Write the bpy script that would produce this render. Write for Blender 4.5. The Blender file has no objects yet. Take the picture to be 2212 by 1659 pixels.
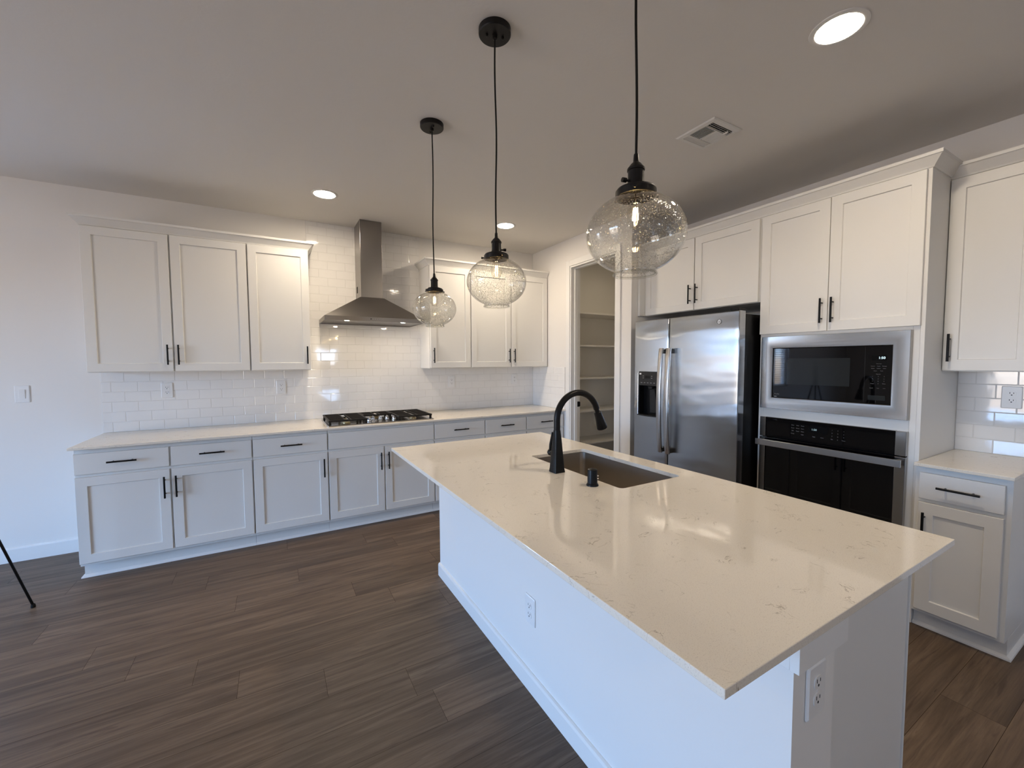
import bpy, bmesh, math, random
from mathutils import Vector, Matrix, Euler
random.seed(7)
SC = bpy.context.scene
COL = SC.collection
PI = math.pi
R90 = PI / 2

# ------------------------------------------------------------------ camera
cam_d = bpy.data.cameras.new('camera')
cam_d.sensor_width = 36.0
cam_d.sensor_fit = 'HORIZONTAL'
cam_d.lens = 14.556
cam_d.clip_start = 0.02
cam = bpy.data.objects.new('camera', cam_d)
COL.objects.link(cam)
_r = Vector((0.86671, -0.49878, -0.00517))
_u = Vector((0.03176, 0.04483, 0.99849))
_f = Vector((0.49779, 0.86557, -0.05470))
M = Matrix.Identity(4)
for i in range(3):
    M[i][0] = _r[i]; M[i][1] = _u[i]; M[i][2] = -_f[i]
M[0][3], M[1][3], M[2][3] = 1.1085, -4.3460, 1.4338
cam.matrix_world = M
SC.camera = cam

# ------------------------------------------------------------------ exposure, sky
SC.view_settings.view_transform = 'Standard'
SC.view_settings.look = 'None'
SC.view_settings.gamma = 1.0
SC.view_settings.use_curve_mapping = False
SC.view_settings.exposure = 1.83
SKY = 8.5            # brightness of the daylight outside
LAMP = 68.0          # recessed lamps
world = bpy.data.worlds.new('daylight')
SC.world = world
world.use_nodes = True
wn, wl = world.node_tree.nodes, world.node_tree.links
wn.clear()
wo = wn.new('ShaderNodeOutputWorld')
wb = wn.new('ShaderNodeBackground')
wt = wn.new('ShaderNodeTexCoord')
wsx = wn.new('ShaderNodeSeparateXYZ')
wm = wn.new('ShaderNodeMapRange')
wr = wn.new('ShaderNodeValToRGB')
wl.new(wt.outputs['Generated'], wsx.inputs[0])
wl.new(wsx.outputs['Z'], wm.inputs['Value'])
wm.inputs['From Min'].default_value = -1.0
wm.inputs['From Max'].default_value = 1.0
wl.new(wm.outputs[0], wr.inputs[0])
e = wr.color_ramp.elements
e[0].position = 0.0; e[0].color = (0.20, 0.17, 0.15, 1)
e[1].position = 1.0; e[1].color = (0.16, 0.33, 0.72, 1)
for p, c in ((0.48, (0.34, 0.29, 0.26, 1)), (0.499, (0.72, 0.66, 0.63, 1)), (0.507, (0.50, 0.67, 0.92, 1)), (0.55, (0.34, 0.58, 0.98, 1)), (0.65, (0.29, 0.54, 1.0, 1))):
    q = wr.color_ramp.elements.new(p); q.color = c
wl.new(wr.outputs[0], wb.inputs['Color'])
wb.inputs['Strength'].default_value = SKY
wl.new(wb.outputs[0], wo.inputs[0])

# windows: name -> (wall, a0, a1, z0, z1) ; wall 'back' y=0, 'left' x=XL, 'rear' y=YR
XL, YR, XR, ZC = -4.2, -11.0, 4.641, 2.746
WINDOWS = [
    ('window_1', 'back', -1.75, -0.95, 0.92, 2.10),
    ('window_2', 'left', -4.10, -1.90, 0.05, 2.20),
    ('window_3', 'left', -9.40, -8.50, 0.80, 2.15),
    ('window_4', 'rear', 2.30, 3.00, 1.35, 2.05),
]
def portal(wall, a0, a1, z0, z1):
    L = bpy.data.lights.new('window_daylight', 'AREA')
    L.shape = 'RECTANGLE'; L.size = a1 - a0; L.size_y = z1 - z0
    L.cycles.is_portal = True
    o = bpy.data.objects.new('window_daylight', L); COL.objects.link(o)
    m, z = (a0 + a1) / 2, (z0 + z1) / 2
    if wall == 'back': o.location = (m, 0.10, z); o.rotation_euler = (-R90, 0, 0)
    if wall == 'rear': o.location = (m, YR - 0.10, z); o.rotation_euler = (R90, 0, 0)
    if wall == 'left': o.location = (XL - 0.10, m, z); o.rotation_euler = (0, -R90, 0); L.size, L.size_y = z1 - z0, a1 - a0
for _n, *w in WINDOWS: portal(*w)

# ------------------------------------------------------------------ mesh helpers
def NB(): return bmesh.new()
def box(bm, x0, x1, y0, y1, z0, z1):
    v = [bm.verts.new((x, y, z)) for z in (z0, z1) for y in (y0, y1) for x in (x0, x1)]
    for f in ((0, 2, 3, 1), (4, 5, 7, 6), (0, 1, 5, 4), (2, 6, 7, 3), (0, 4, 6, 2), (1, 3, 7, 5)):
        bm.faces.new([v[i] for i in f])
    return bm
def ring(bm, pts): return [bm.verts.new(p) for p in pts]
def bridge(bm, a, b, closed=True):
    n = len(a)
    for i in range(n if closed else n - 1):
        j = (i + 1) % n
        try: bm.faces.new((a[i], a[j], b[j], b[i]))
        except ValueError: pass
def cap(bm, r):
    try: bm.faces.new(r)
    except ValueError: pass
def loft(bm, rings, c0=True, c1=True):
    rs = [ring(bm, r) for r in rings]
    for a, b in zip(rs, rs[1:]): bridge(bm, a, b)
    if c0: cap(bm, list(reversed(rs[0])))
    if c1: cap(bm, rs[-1])
    return rs
def circ(c, r, n, axis='z', sy=1.0):
    out = []
    for i in range(n):
        t = 2 * PI * i / n; a, b = r * math.cos(t), r * sy * math.sin(t)
        if axis == 'z': out.append((c[0] + a, c[1] + b, c[2]))
        elif axis == 'y': out.append((c[0] + a, c[1], c[2] + b))
        else: out.append((c[0], c[1] + a, c[2] + b))
    return out
def lathe(bm, prof, n=32, c=(0, 0, 0), c0=True, c1=True):
    return loft(bm, [circ((c[0], c[1], c[2] + z), max(r, 1e-4), n) for r, z in prof], c0, c1)
def cyl(bm, p, q, r, n=14, r2=None, taper=None):
    p, q = Vector(p), Vector(q); d = (q - p).normalized()
    a = d.orthogonal().normalized(); b = d.cross(a)
    r2 = r if r2 is None else r2
    def cc(o, rr): return [o + a * rr * math.cos(2 * PI * i / n) + b * rr * math.sin(2 * PI * i / n) for i in range(n)]
    loft(bm, [cc(p, r), cc(q, r2)])
    return bm
def tube(bm, pts, r, n=12, caps=True):
    pts = [Vector(p) for p in pts]; rings = []; a = None
    for i, p in enumerate(pts):
        d = (pts[min(i + 1, len(pts) - 1)] - pts[max(i - 1, 0)]).normalized()
        if a is None: a = d.orthogonal().normalized()
        a = (a - d * a.dot(d)).normalized(); b = d.cross(a)
        rr = r[i] if isinstance(r, (list, tuple)) else r
        rings.append([p + a * rr * math.cos(2 * PI * k / n) + b * rr * math.sin(2 * PI * k / n) for k in range(n)])
    loft(bm, rings, caps, caps)
    return bm
def rrect(x0, x1, z0, z1, r, n=5):
    out = []
    for cx, cz, t0 in ((x1 - r, z1 - r, 0), (x0 + r, z1 - r, R90), (x0 + r, z0 + r, PI), (x1 - r, z0 + r, 3 * R90)):
        for k in range(n + 1):
            t = t0 + R90 * k / n
            out.append((cx + r * math.cos(t), cz + r * math.sin(t)))
    return out
def finish(bm, smooth=None):
    bmesh.ops.recalc_face_normals(bm, faces=bm.faces)
    if smooth is not None:
        for f in bm.faces: f.smooth = True
        for ed in bm.edges:
            if len(ed.link_faces) == 2 and ed.calc_face_angle(0) > smooth: ed.smooth = False
            elif len(ed.link_faces) != 2: ed.smooth = False
def obj(name, bm, mat, parent=None, smooth=None, bevel=0, local=True, recalc=True):
    if parent is not None and not local:
        bm.transform(parent.matrix_basis.inverted())
    if recalc: finish(bm, smooth)
    me = bpy.data.meshes.new(name); bm.to_mesh(me); bm.free()
    me.materials.append(mat)
    o = bpy.data.objects.new(name, me); COL.objects.link(o)
    if parent is not None: o.parent = parent
    if bevel:
        b = o.modifiers.new('edge', 'BEVEL'); b.width = bevel; b.segments = 2; b.limit_method = 'ANGLE'; b.angle_limit = math.radians(40)
        b.harden_normals = False
    return o
def child_of(o, root_part):
    o.parent = root_part
    return o
def thing(name, label, cat, loc=(0, 0, 0), rz=0, group=None, kind=None):
    o = bpy.data.objects.new(name, None); COL.objects.link(o)
    o.empty_display_size = 0.1
    o.location = loc; o.rotation_euler = (0, 0, rz)
    o.matrix_basis = Matrix.Translation(loc) @ Matrix.Rotation(rz, 4, 'Z')
    if label: o['label'] = label
    if cat: o['category'] = cat
    if group: o['group'] = group
    if kind: o['kind'] = kind
    return o
def tag(o, label, cat, group=None):
    o['label'] = label; o['category'] = cat
    if group: o['group'] = group
    return o
def struct(name, bm, mat, bevel=0, smooth=None):
    o = obj(name, bm, mat, None, smooth, bevel); o['kind'] = 'structure'; return o
def sroot(name, loc=(0, 0, 0)):
    return thing(name, None, None, loc, 0, None, 'structure')
def dup(root, loc, rz, label, group=None):
    r = root.copy(); COL.objects.link(r)
    r.matrix_basis = Matrix.Translation(loc) @ Matrix.Rotation(rz, 4, 'Z')
    r['label'] = label
    if group: r['group'] = group
    def rec(src, dst):
        for ch in src.children:
            c = ch.copy(); COL.objects.link(c); c.parent = dst
            rec(ch, c)
    rec(root, r)
    return r
def text(name, body, size, loc, rot, mat, parent, align='LEFT', ext=0.0002):
    cu = bpy.data.curves.new(name, 'FONT'); cu.body = body; cu.size = size; cu.extrude = ext; cu.align_x = align
    cu.resolution_u = 3
    t = bpy.data.objects.new('tmp', cu); COL.objects.link(t)
    dg = bpy.context.evaluated_depsgraph_get()
    me = bpy.data.meshes.new_from_object(t.evaluated_get(dg)); me.name = name
    bpy.data.objects.remove(t)
    me.materials.clear(); me.materials.append(mat)
    o = bpy.data.objects.new(name, me); COL.objects.link(o)
    o.parent = parent; o.location = loc; o.rotation_euler = rot
    return o

# ------------------------------------------------------------------ materials
class NT:
    def __init__(s, name):
        s.m = bpy.data.materials.new(name); s.m.use_nodes = True
        s.n, s.l = s.m.node_tree.nodes, s.m.node_tree.links
        s.b = s.n['Principled BSDF']
    def new(s, t, **k):
        o = s.n.new(t)
        for a, v in k.items(): setattr(o, a, v)
        return o
    def link(s, a, b): s.l.new(a, b)
    def coord(s, scale=(1, 1, 1), out='Object', loc=(0, 0, 0)):
        t = s.new('ShaderNodeTexCoord'); mp = s.new('ShaderNodeMapping')
        s.link(t.outputs[out], mp.inputs[0]); mp.inputs['Scale'].default_value = scale; mp.inputs['Location'].default_value = loc
        return mp.outputs[0]
    def noise(s, vec, scale, detail=4, rough=0.55, dist=0.0):
        n = s.new('ShaderNodeTexNoise'); s.link(vec, n.inputs['Vector'])
        n.inputs['Scale'].default_value = scale; n.inputs['Detail'].default_value = detail
        n.inputs['Roughness'].default_value = rough; n.inputs['Distortion'].default_value = dist
        return n.outputs[0]
    def ramp(s, fac, stops, interp='LINEAR'):
        r = s.new('ShaderNodeValToRGB'); s.link(fac, r.inputs[0]); r.color_ramp.interpolation = interp
        el = r.color_ramp.elements
        while len(el) > 1: el.remove(el[-1])
        el[0].position, el[0].color = stops[0][0], (*stops[0][1], 1)
        for p, c in stops[1:]:
            q = el.new(p); q.color = (*c, 1)
        return r.outputs[0]
    def math(s, op, a, b=None, clamp=False):
        m = s.new('ShaderNodeMath', operation=op); m.use_clamp = clamp
        for i, v in enumerate((a, b)):
            if v is None: continue
            if isinstance(v, (int, float)): m.inputs[i].default_value = v
            else: s.link(v, m.inputs[i])
        return m.outputs[0]
    def mix(s, fac, a, b, blend='MIX'):
        m = s.new('ShaderNodeMix', data_type='RGBA', blend_type=blend)
        for i, v in ((0, fac), (6, a), (7, b)):
            if isinstance(v, (int, float)): m.inputs[i].default_value = v
            elif isinstance(v, tuple): m.inputs[i].default_value = (*v, 1)
            else: s.link(v, m.inputs[i])
        return m.outputs[2]
    def bump(s, h, strength=0.1, dist=0.001):
        b = s.new('ShaderNodeBump'); s.link(h, b.inputs['Height'])
        b.inputs['Strength'].default_value = strength; b.inputs['Distance'].default_value = dist
        s.link(b.outputs[0], s.b.inputs['Normal']); return b
    def set(s, **k):
        mp = dict(color='Base Color', rough='Roughness', metal='Metallic', spec='Specular IOR Level', ior='IOR', coat='Coat Weight',
                  coat_rough='Coat Roughness', emit='Emission Color', emit_s='Emission Strength', aniso='Anisotropic', anrot='Anisotropic Rotation')
        for a, v in k.items():
            i = s.b.inputs[mp[a]]
            if isinstance(v, tuple): i.default_value = (*v, 1)
            elif isinstance(v, (int, float)): i.default_value = v
            else: s.link(v, i)
        return s

def paint(name, col, rough=0.6, bump=0.15, scale=180, dist=0.0006):
    t = NT(name); v = t.coord()
    n2 = t.noise(v, 1.3, 2)
    t.set(color=t.mix(t.math('MULTIPLY', n2, 0.08), col, tuple(c * 0.9 for c in col)), rough=rough)
    if bump: t.bump(t.noise(v, scale, 3), bump, dist)
    return t.m
def simple(name, col, rough=0.4, metal=0.0, var=0.06, scale=25, spec=0.5, **k):
    t = NT(name); v = t.coord(); n = t.noise(v, scale, 3)
    t.set(color=t.mix(n, tuple(c * (1 - var) for c in col), tuple(min(1, c * (1 + var)) for c in col)), rough=rough, metal=metal, spec=spec, **k)
    return t.m
WALL = (0.79, 0.77, 0.745)
m_wall = paint('wall_paint', WALL, 0.7, 0.10, 120)
m_ceil = paint('ceiling_paint', (0.71, 0.685, 0.655), 0.8, 0.25, 70, 0.002)
m_pantry = paint('pantry_paint', (0.80, 0.77, 0.71), 0.7, 0.10, 120)
m_trim = paint('trim_paint', (0.82, 0.815, 0.80), 0.35, 0)
m_cab = paint('cabinet_paint', (0.75, 0.742, 0.718), 0.38, 0.03, 260, 0.0003)
m_shelf = paint('shelf_paint', (0.80, 0.77, 0.71), 0.5, 0)
m_black = simple('matte_black_metal', (0.005, 0.005, 0.0055), 0.34, 0.0, 0.1, 40, 0.22)
m_bronze = simple('dark_bronze_metal', (0.007, 0.006, 0.006), 0.40, 0.0, 0.1, 40, 0.25)
m_rubber = simple('black_rubber', (0.008, 0.008, 0.008), 0.7, spec=0.2)
m_void = simple('dark_cavity', (0.003, 0.003, 0.003), 0.5, spec=0.05)
m_blackplas = simple('black_plastic', (0.004, 0.004, 0.0045), 0.30, spec=0.2)
m_panelgrey = simple('dark_grey_panel', (0.025, 0.025, 0.026), 0.25, spec=0.3)
m_glassblk = simple('black_glass', (0.0015, 0.0015, 0.002), 0.03, spec=0.38)
m_winblk = simple('microwave_window', (0.018, 0.021, 0.023), 0.05, spec=0.26)
m_plate = simple('white_plastic', (0.80, 0.80, 0.80), 0.3, var=0.01)
m_slot = simple('outlet_slot', (0.02, 0.02, 0.02), 0.6)
m_iron = simple('cast_iron', (0.010, 0.008, 0.007), 0.55, 0.0, 0.3, 200, 0.25)
m_chrome = simple('chrome', (0.80, 0.80, 0.80), 0.08, 1.0, 0.02)
m_brass = simple('burner_brass', (0.6, 0.48, 0.28), 0.3, 1.0, 0.1)
m_vent = simple('vent_white', (0.70, 0.69, 0.67), 0.4, var=0.02)
m_blind = simple('blind_white', (0.80, 0.80, 0.78), 0.5, var=0.02)
m_mark = simple('pale_marking', (0.17, 0.175, 0.18), 0.5, var=0.02)
m_badge = simple('badge_silver', (0.75, 0.75, 0.76), 0.2, 1.0)

def emis(name, col, s):
    t = NT(name); v = t.coord(); n = t.noise(v, 5, 1)
    t.set(color=(0.0, 0.0, 0.0), emit=t.mix(n, col, tuple(c * 0.97 for c in col)), emit_s=s); return t.m
m_lamp = emis('downlight_lens', (1.0, 0.84, 0.64), LAMP)
m_hoodlamp = emis('hood_lamp', (1.0, 0.84, 0.64), 130.0)
m_fil = emis('filament', (1.0, 0.66, 0.28), 75.0)
m_digit = emis('clock_digit', (0.65, 0.9, 1.0), 0.55)
m_digit2 = emis('clock_digit_dim', (0.6, 0.85, 0.95), 0.16)

def steel(name, col=(0.56, 0.545, 0.53), rough=0.26, aniso=0.8, grain=(2, 2, 300), rot=0.0, wave=0.0, axis='Z'):
    t = NT(name); v = t.coord(grain); n = t.noise(v, 3, 3, 0.6)
    t.set(color=t.mix(n, tuple(c * 0.94 for c in col), tuple(c * 1.05 for c in col)), metal=1.0, aniso=aniso, anrot=rot)
    mr = t.math('MULTIPLY_ADD', n, 0.06); t.n[-1] if False else None
    t.set(rough=rough)
    tg = t.new('ShaderNodeTangent', direction_type='RADIAL', axis=axis)
    t.link(tg.outputs[0], t.b.inputs['Tangent'])
    if wave:
        w = t.noise(t.coord((1.2, 1.2, 3.5)), 2.2, 1)
        t.bump(w, 1.0, wave)
    return t.m
m_fridge = steel('fridge_steel', (0.475, 0.495, 0.52), 0.20, 1.0, (300, 300, 2), 0.0, 0.004)
m_steel = steel('brushed_steel', (0.36, 0.345, 0.33), 0.17, 0.5, (2, 2, 300))
m_hood = steel('hood_steel', (0.29, 0.272, 0.26), 0.28, 0.3, (2, 2, 300))
m_sink = steel('sink_steel', (0.50, 0.455, 0.40), 0.34, 0.3, (200, 3, 3))
m_handle = steel('handle_steel', (0.52, 0.51, 0.50), 0.22, 0.3, (2, 300, 2))

def tile_mat():
    t = NT('white_glazed_tile'); v = t.coord()
    n = t.noise(v, 5, 2)
    t.set(color=t.mix(n, (0.80, 0.79, 0.78), (0.84, 0.83, 0.815)), rough=0.06, coat=0.3, coat_rough=0.03)
    t.bump(t.noise(v, 14, 2), 0.25, 0.0012)
    return t.m
m_tile = tile_mat()
m_grout = paint('white_grout', (0.70, 0.69, 0.675), 0.85, 0.2, 300)

def quartz():
    t = NT('veined_quartz'); v = t.coord()
    big = t.noise(v, 1.7, 3)
    speck = t.noise(v, 420, 2, 0.7)
    base = t.mix(big, (0.78, 0.725, 0.635), (0.82, 0.765, 0.675))
    base = t.mix(t.ramp(speck, [(0.35, (0.55, 0.55, 0.55)), (0.42, (0, 0, 0))]), base, (0.54, 0.48, 0.42))
    # short broken veins: thin iso-lines of a warped noise, kept only in small patches
    for sc, lo, hi, ps, th, k in ((6.5, 0.555, 0.62, 10, 0.0075, 0.62), (11.0, 0.59, 0.65, 17, 0.009, 0.45)):
        w1 = t.noise(t.coord((1, 1, 1), 'Object', (sc, sc * 2, 0)), sc, 4, 0.6, 1.4)
        line = t.math('ABSOLUTE', t.math('SUBTRACT', w1, 0.5))
        line = t.ramp(line, [(0.0, (1, 1, 1)), (th * 0.5, (0.5, 0.5, 0.5)), (th, (0, 0, 0))])
        patch = t.ramp(t.noise(t.coord((1, 1, 1), 'Object', (3 * sc, 0, sc)), ps, 2, 0.5), [(lo, (0, 0, 0)), (hi, (1, 1, 1))])
        base = t.mix(t.math('MULTIPLY', t.math('MULTIPLY', line, patch), k), base, (0.20, 0.15, 0.10))
    t.set(color=base, rough=0.055, spec=0.5)
    return t.m
m_quartz = quartz()

def floor_mat():
    t = NT('wood_plank_floor')
    at = t.new('ShaderNodeAttribute', attribute_name='plank')       # per plank: tone, offset, offset
    sep = t.new('ShaderNodeSeparateColor'); t.link(at.outputs['Color'], sep.inputs[0])
    tc = t.new('ShaderNodeTexCoord')
    off = t.new('ShaderNodeVectorMath', operation='MULTIPLY_ADD')
    t.link(at.outputs['Color'], off.inputs[0]); off.inputs[1].default_value = (37, 53, 71); t.link(tc.outputs['Object'], off.inputs[2])
    def vec(s):
        mp = t.new('ShaderNodeMapping'); t.link(off.outputs[0], mp.inputs[0]); mp.inputs['Scale'].default_value = s; return mp.outputs[0]
    g1 = t.noise(vec((0.5, 8, 1)), 2.0, 5, 0.62, 1.4)
    g2 = t.noise(vec((1.6, 42, 1)), 2.4, 4, 0.65, 0.4)
    g3 = t.noise(vec((0.5, 3.0, 1)), 1.6, 3, 0.5, 1.5)
    c = t.ramp(g1, [(0.28, (0.050, 0.030, 0.017)), (0.43, (0.106, 0.069, 0.043)), (0.56, (0.158, 0.106, 0.069)), (0.74, (0.225, 0.162, 0.112))])
    c = t.mix(t.ramp(g2, [(0.30, (0.75, 0.75, 0.75)), (0.52, (0, 0, 0))]), c, (0.075, 0.046, 0.030))
    c = t.mix(t.math('MULTIPLY', g3, 0.25), c, (0.20, 0.150, 0.108))
    g4 = t.noise(vec((1.1, 15, 1)), 2.6, 4, 0.6, 0.8)
    c = t.mix(t.ramp(g4, [(0.30, (0.9, 0.9, 0.9)), (0.43, (0, 0, 0))]), c, (0.080, 0.050, 0.034))
    g5 = t.noise(vec((2.6, 30, 1)), 2.2, 3, 0.5, 0.5)
    c = t.mix(t.ramp(g5, [(0.70, (0, 0, 0)), (0.78, (0.7, 0.7, 0.7))]), c, (0.045, 0.028, 0.020))
    tone = t.ramp(sep.outputs[0], [(0.0, (0.80, 0.80, 0.80)), (1.0, (1.10, 1.09, 1.08))])
    c = t.mix(1.0, c, tone, 'MULTIPLY')
    t.set(color=c, rough=t.math('MULTIPLY_ADD', g2, 0.12), spec=0.35)
    ma = t.b.inputs['Roughness'].links[0].from_node; ma.inputs[2].default_value = 0.40
    t.bump(g2, 0.12, 0.0008)
    return t.m
m_floor = floor_mat()
m_groove = simple('plank_groove', (0.045, 0.032, 0.024), 0.8, spec=0.1)

def schlick(t, normal=None):
    lw = t.new('ShaderNodeLayerWeight'); lw.inputs['Blend'].default_value = 0.5
    if normal is not None: t.link(normal, lw.inputs['Normal'])
    p = t.math('POWER', lw.outputs['Facing'], 4.0)
    m = t.math('MULTIPLY_ADD', p, 0.85); m.node.inputs[2].default_value = 0.035
    return m
def seeded_glass():
    t = NT('seeded_glass'); n, l = t.n, t.l
    n.remove(t.b)
    out = n['Material Output']
    v = t.coord()
    vor = t.new('ShaderNodeTexVoronoi'); t.link(v, vor.inputs['Vector']); vor.inputs['Scale'].default_value = 185; vor.inputs['Randomness'].default_value = 1.0
    seed = t.ramp(vor.outputs['Distance'], [(0.16, (1, 1, 1)), (0.36, (0, 0, 0))])
    patch = t.ramp(t.noise(v, 14, 3, 0.6), [(0.34, (0.15, 0.15, 0.15)), (0.58, (1, 1, 1))])
    seed = t.math('MULTIPLY', seed, patch)
    bmp = t.new('ShaderNodeBump'); t.link(seed, bmp.inputs['Height']); bmp.inputs['Strength'].default_value = 0.8; bmp.inputs['Distance'].default_value = 0.002
    fr = schlick(t, bmp.outputs[0])
    tr = t.new('ShaderNodeBsdfTransparent'); tr.inputs[0].default_value = (0.965, 0.965, 0.955, 1)
    gl = t.new('ShaderNodeBsdfGlossy'); gl.inputs['Roughness'].default_value = 0.02; t.link(bmp.outputs[0], gl.inputs['Normal'])
    mx = t.new('ShaderNodeMixShader'); t.link(fr, mx.inputs[0]); t.link(tr.outputs[0], mx.inputs[1]); t.link(gl.outputs[0], mx.inputs[2])
    df = t.new('ShaderNodeBsdfTranslucent'); df.inputs[0].default_value = (0.52, 0.50, 0.47, 1); t.link(bmp.outputs[0], df.inputs['Normal'])
    g2 = t.new('ShaderNodeBsdfGlossy'); g2.inputs['Roughness'].default_value = 0.12; t.link(bmp.outputs[0], g2.inputs['Normal'])
    m2 = t.new('ShaderNodeMixShader'); m2.inputs[0].default_value = 0.5; t.link(df.outputs[0], m2.inputs[1]); t.link(g2.outputs[0], m2.inputs[2])
    m3 = t.new('ShaderNodeMixShader'); t.link(t.math('MULTIPLY', seed, 0.55), m3.inputs[0]); t.link(mx.outputs[0], m3.inputs[1]); t.link(m2.outputs[0], m3.inputs[2])
    t.link(m3.outputs[0], out.inputs[0])
    return t.m
m_seeded = seeded_glass()
def clear_glass(name, tint=(0.97, 0.98, 0.98)):
    t = NT(name); t.n.remove(t.b); out = t.n['Material Output']
    v = t.coord(); ns = t.noise(v, 3, 1)
    fr = schlick(t)
    tr = t.new('ShaderNodeBsdfTransparent'); t.link(t.mix(ns, tint, tuple(c * 0.99 for c in tint)), tr.inputs[0])
    gl = t.new('ShaderNodeBsdfGlossy'); gl.inputs['Roughness'].default_value = 0.01
    mx = t.new('ShaderNodeMixShader'); t.link(fr, mx.inputs[0]); t.link(tr.outputs[0], mx.inputs[1]); t.link(gl.outputs[0], mx.inputs[2])
    t.link(mx.outputs[0], out.inputs[0]); return t.m
m_pane = clear_glass('window_glass')
m_rim = clear_glass('rim_glass', (0.93, 0.93, 0.91))
m_bulb = clear_glass('bulb_glass', (0.98, 0.96, 0.92))

# ------------------------------------------------------------------ floor
PW, PLN = 0.187, 1.217
ROWX = {  # joint position of the planks of known rows, by the row's upper seam
}
def build_floor():
    bm = NB(); lay = bm.loops.layers.float_color.new('plank')
    x_lo, x_hi, y_lo, y_hi = XL - 0.1, 5.5, YR - 0.1, 0.12
    ph = -2.289
    k0 = math.floor((y_lo - ph) / PW); k1 = math.ceil((y_hi - ph) / PW)
    known = {0: 1.267, 1: 0.927, -1: 1.60, 4: 0.287, -8: 3.54, 8: 0.49, 5: 0.87, -2: 0.45, -3: 1.05}     # row k spans [ph+(k-1)PW, ph+kPW]
    rnd = random.Random(11)
    for k in range(k0, k1 + 1):
        ya, yb = max(ph + (k - 1) * PW, y_lo), min(ph + k * PW, y_hi)
        if yb - ya < 0.002: continue
        off = known.get(k, rnd.random() * PLN)
        i0 = math.floor((x_lo - off) / PLN)
        x = off + i0 * PLN
        while x < x_hi:
            xa, xb = max(x, x_lo), min(x + PLN, x_hi); x += PLN
            if xb - xa < 0.002: continue
            g = 0.0007
            f = bm.faces.new([bm.verts.new(p) for p in ((xa + g, ya + g, 0), (xb - g, ya + g, 0), (xb - g, yb - g, 0), (xa + g, yb - g, 0))])
            c = (rnd.random(), rnd.random(), rnd.random(), 1)
            for lp in f.loops: lp[lay] = c
    o = struct('floor', bm, m_floor)
    g = NB(); box(g, x_lo, x_hi, y_lo, y_hi, -0.05, -0.0012)
    obj('plank_groove', g, m_groove, o)
build_floor()

# ------------------------------------------------------------------ walls, ceiling
def wall_with_holes(name, axis, c0, c1, a0, a1, z0, z1, holes, mat):
    """slab between c0..c1 across, a0..a1 along, with rectangular holes (h0,h1,zb,zt)"""
    bm = NB()
    xs = sorted({a0, a1, *[h[0] for h in holes], *[h[1] for h in holes]})
    for p, q in zip(xs, xs[1:]):
        m = (p + q) / 2; hs = sorted([h for h in holes if h[0] < m < h[1]], key=lambda h: h[2])
        z = z0
        for h in hs + [(0, 0, z1, z1)]:
            if h[2] - z > 1e-6:
                if axis == 'x': box(bm, p, q, c0, c1, z, h[2])
                else: box(bm, c0, c1, p, q, z, h[2])
            z = h[3]
    return struct(name, bm, mat)
def hol(w): return [(a0, a1, z0, z1) for n, ww, a0, a1, z0, z1 in WINDOWS if ww == w]
XP = 3.912                                                # face of the pantry partition
DY0, DY1, DZ = -1.441, -0.747, 2.45                       # pantry doorway
wall_back = wall_with_holes('wall_back', 'x', 0.0, 0.14, XL - 0.14, 5.54, 0, ZC, hol('back'), m_wall)
wall_with_holes('wall_left', 'y', XL - 0.14, XL, YR - 0.14, 0.0, 0, ZC, hol('left'), m_wall)
wall_with_holes('wall_rear', 'x', YR - 0.14, YR, XL, XR, 0, ZC, hol('rear'), m_wall)
wall_right = wall_with_holes('wall_right', 'y', XR, XR + 0.12, YR - 0.14, -1.63, 0, ZC, [], m_wall)
wall_pantry = wall_with_holes('wall_pantry', 'y', XP, XP + 0.118, -1.63, 0, 0, ZC, [(DY0, DY1, 0, DZ)], m_wall)
wall_with_holes('wall_partition', 'x', -1.63, -1.515, XP + 0.118, 5.4, 0, ZC, [], m_wall)
wall_with_holes('wall_pantry_end', 'y', 5.4, 5.54, -1.63, 0, 0, ZC, [], m_pantry)
b = NB(); box(b, XL - 0.14, 5.54, YR - 0.14, 0.14, ZC, ZC + 0.12); struct('ceiling', b, m_ceil)
b = NB(); box(b, XP + 0.118, 5.4, -0.012, -0.0005, 0, ZC); obj('pantry_lining', b, m_pantry, wall_back)

# baseboards
def bb_profile(z=0.107, t=0.014): return [(0, 0), (t, 0), (t, z - 0.012), (t - 0.003, z - 0.004), (0.004, z), (0, z)]
def sweep_profile(bm, path, prof, closed=False):
    """profile (out, z) swept along a flat path; 'out' is to the right of the direction of travel, corners mitred"""
    P = [Vector((p[0], p[1])) for p in path]; rings = []
    n = len(P)
    for i in range(n):
        def nrm(a, b):
            d = (b - a).normalized(); return Vector((d.y, -d.x))
        if i == 0: m = nrm(P[0], P[1])
        elif i == n - 1: m = nrm(P[-2], P[-1])
        else:
            n0, n1 = nrm(P[i - 1], P[i]), nrm(P[i], P[i + 1]); m = (n0 + n1); m = m / (1 + n0.dot(n1))
        rings.append([(P[i].x + m.x * o, P[i].y + m.y * o, z) for o, z in prof])
    loft(bm, rings)
    return bm
b = NB(); sweep_profile(b, [(XL, 0), (-0.035, 0)], bb_profile()); struct('baseboard_back', b, m_trim)
b = NB(); sweep_profile(b, [(XL, -1.9), (XL, 0)], bb_profile()); sweep_profile(b, [(XL, YR), (XL, -4.1)], bb_profile()); struct('baseboard_left', b, m_trim)
b = NB(); sweep_profile(b, [(XR, YR), (XL, YR)], bb_profile()); struct('baseboard_rear', b, m_trim)
b = NB(); sweep_profile(b, [(XR, -3.90), (XR, YR)], bb_profile()); struct('baseboard_right', b, m_trim)

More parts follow.
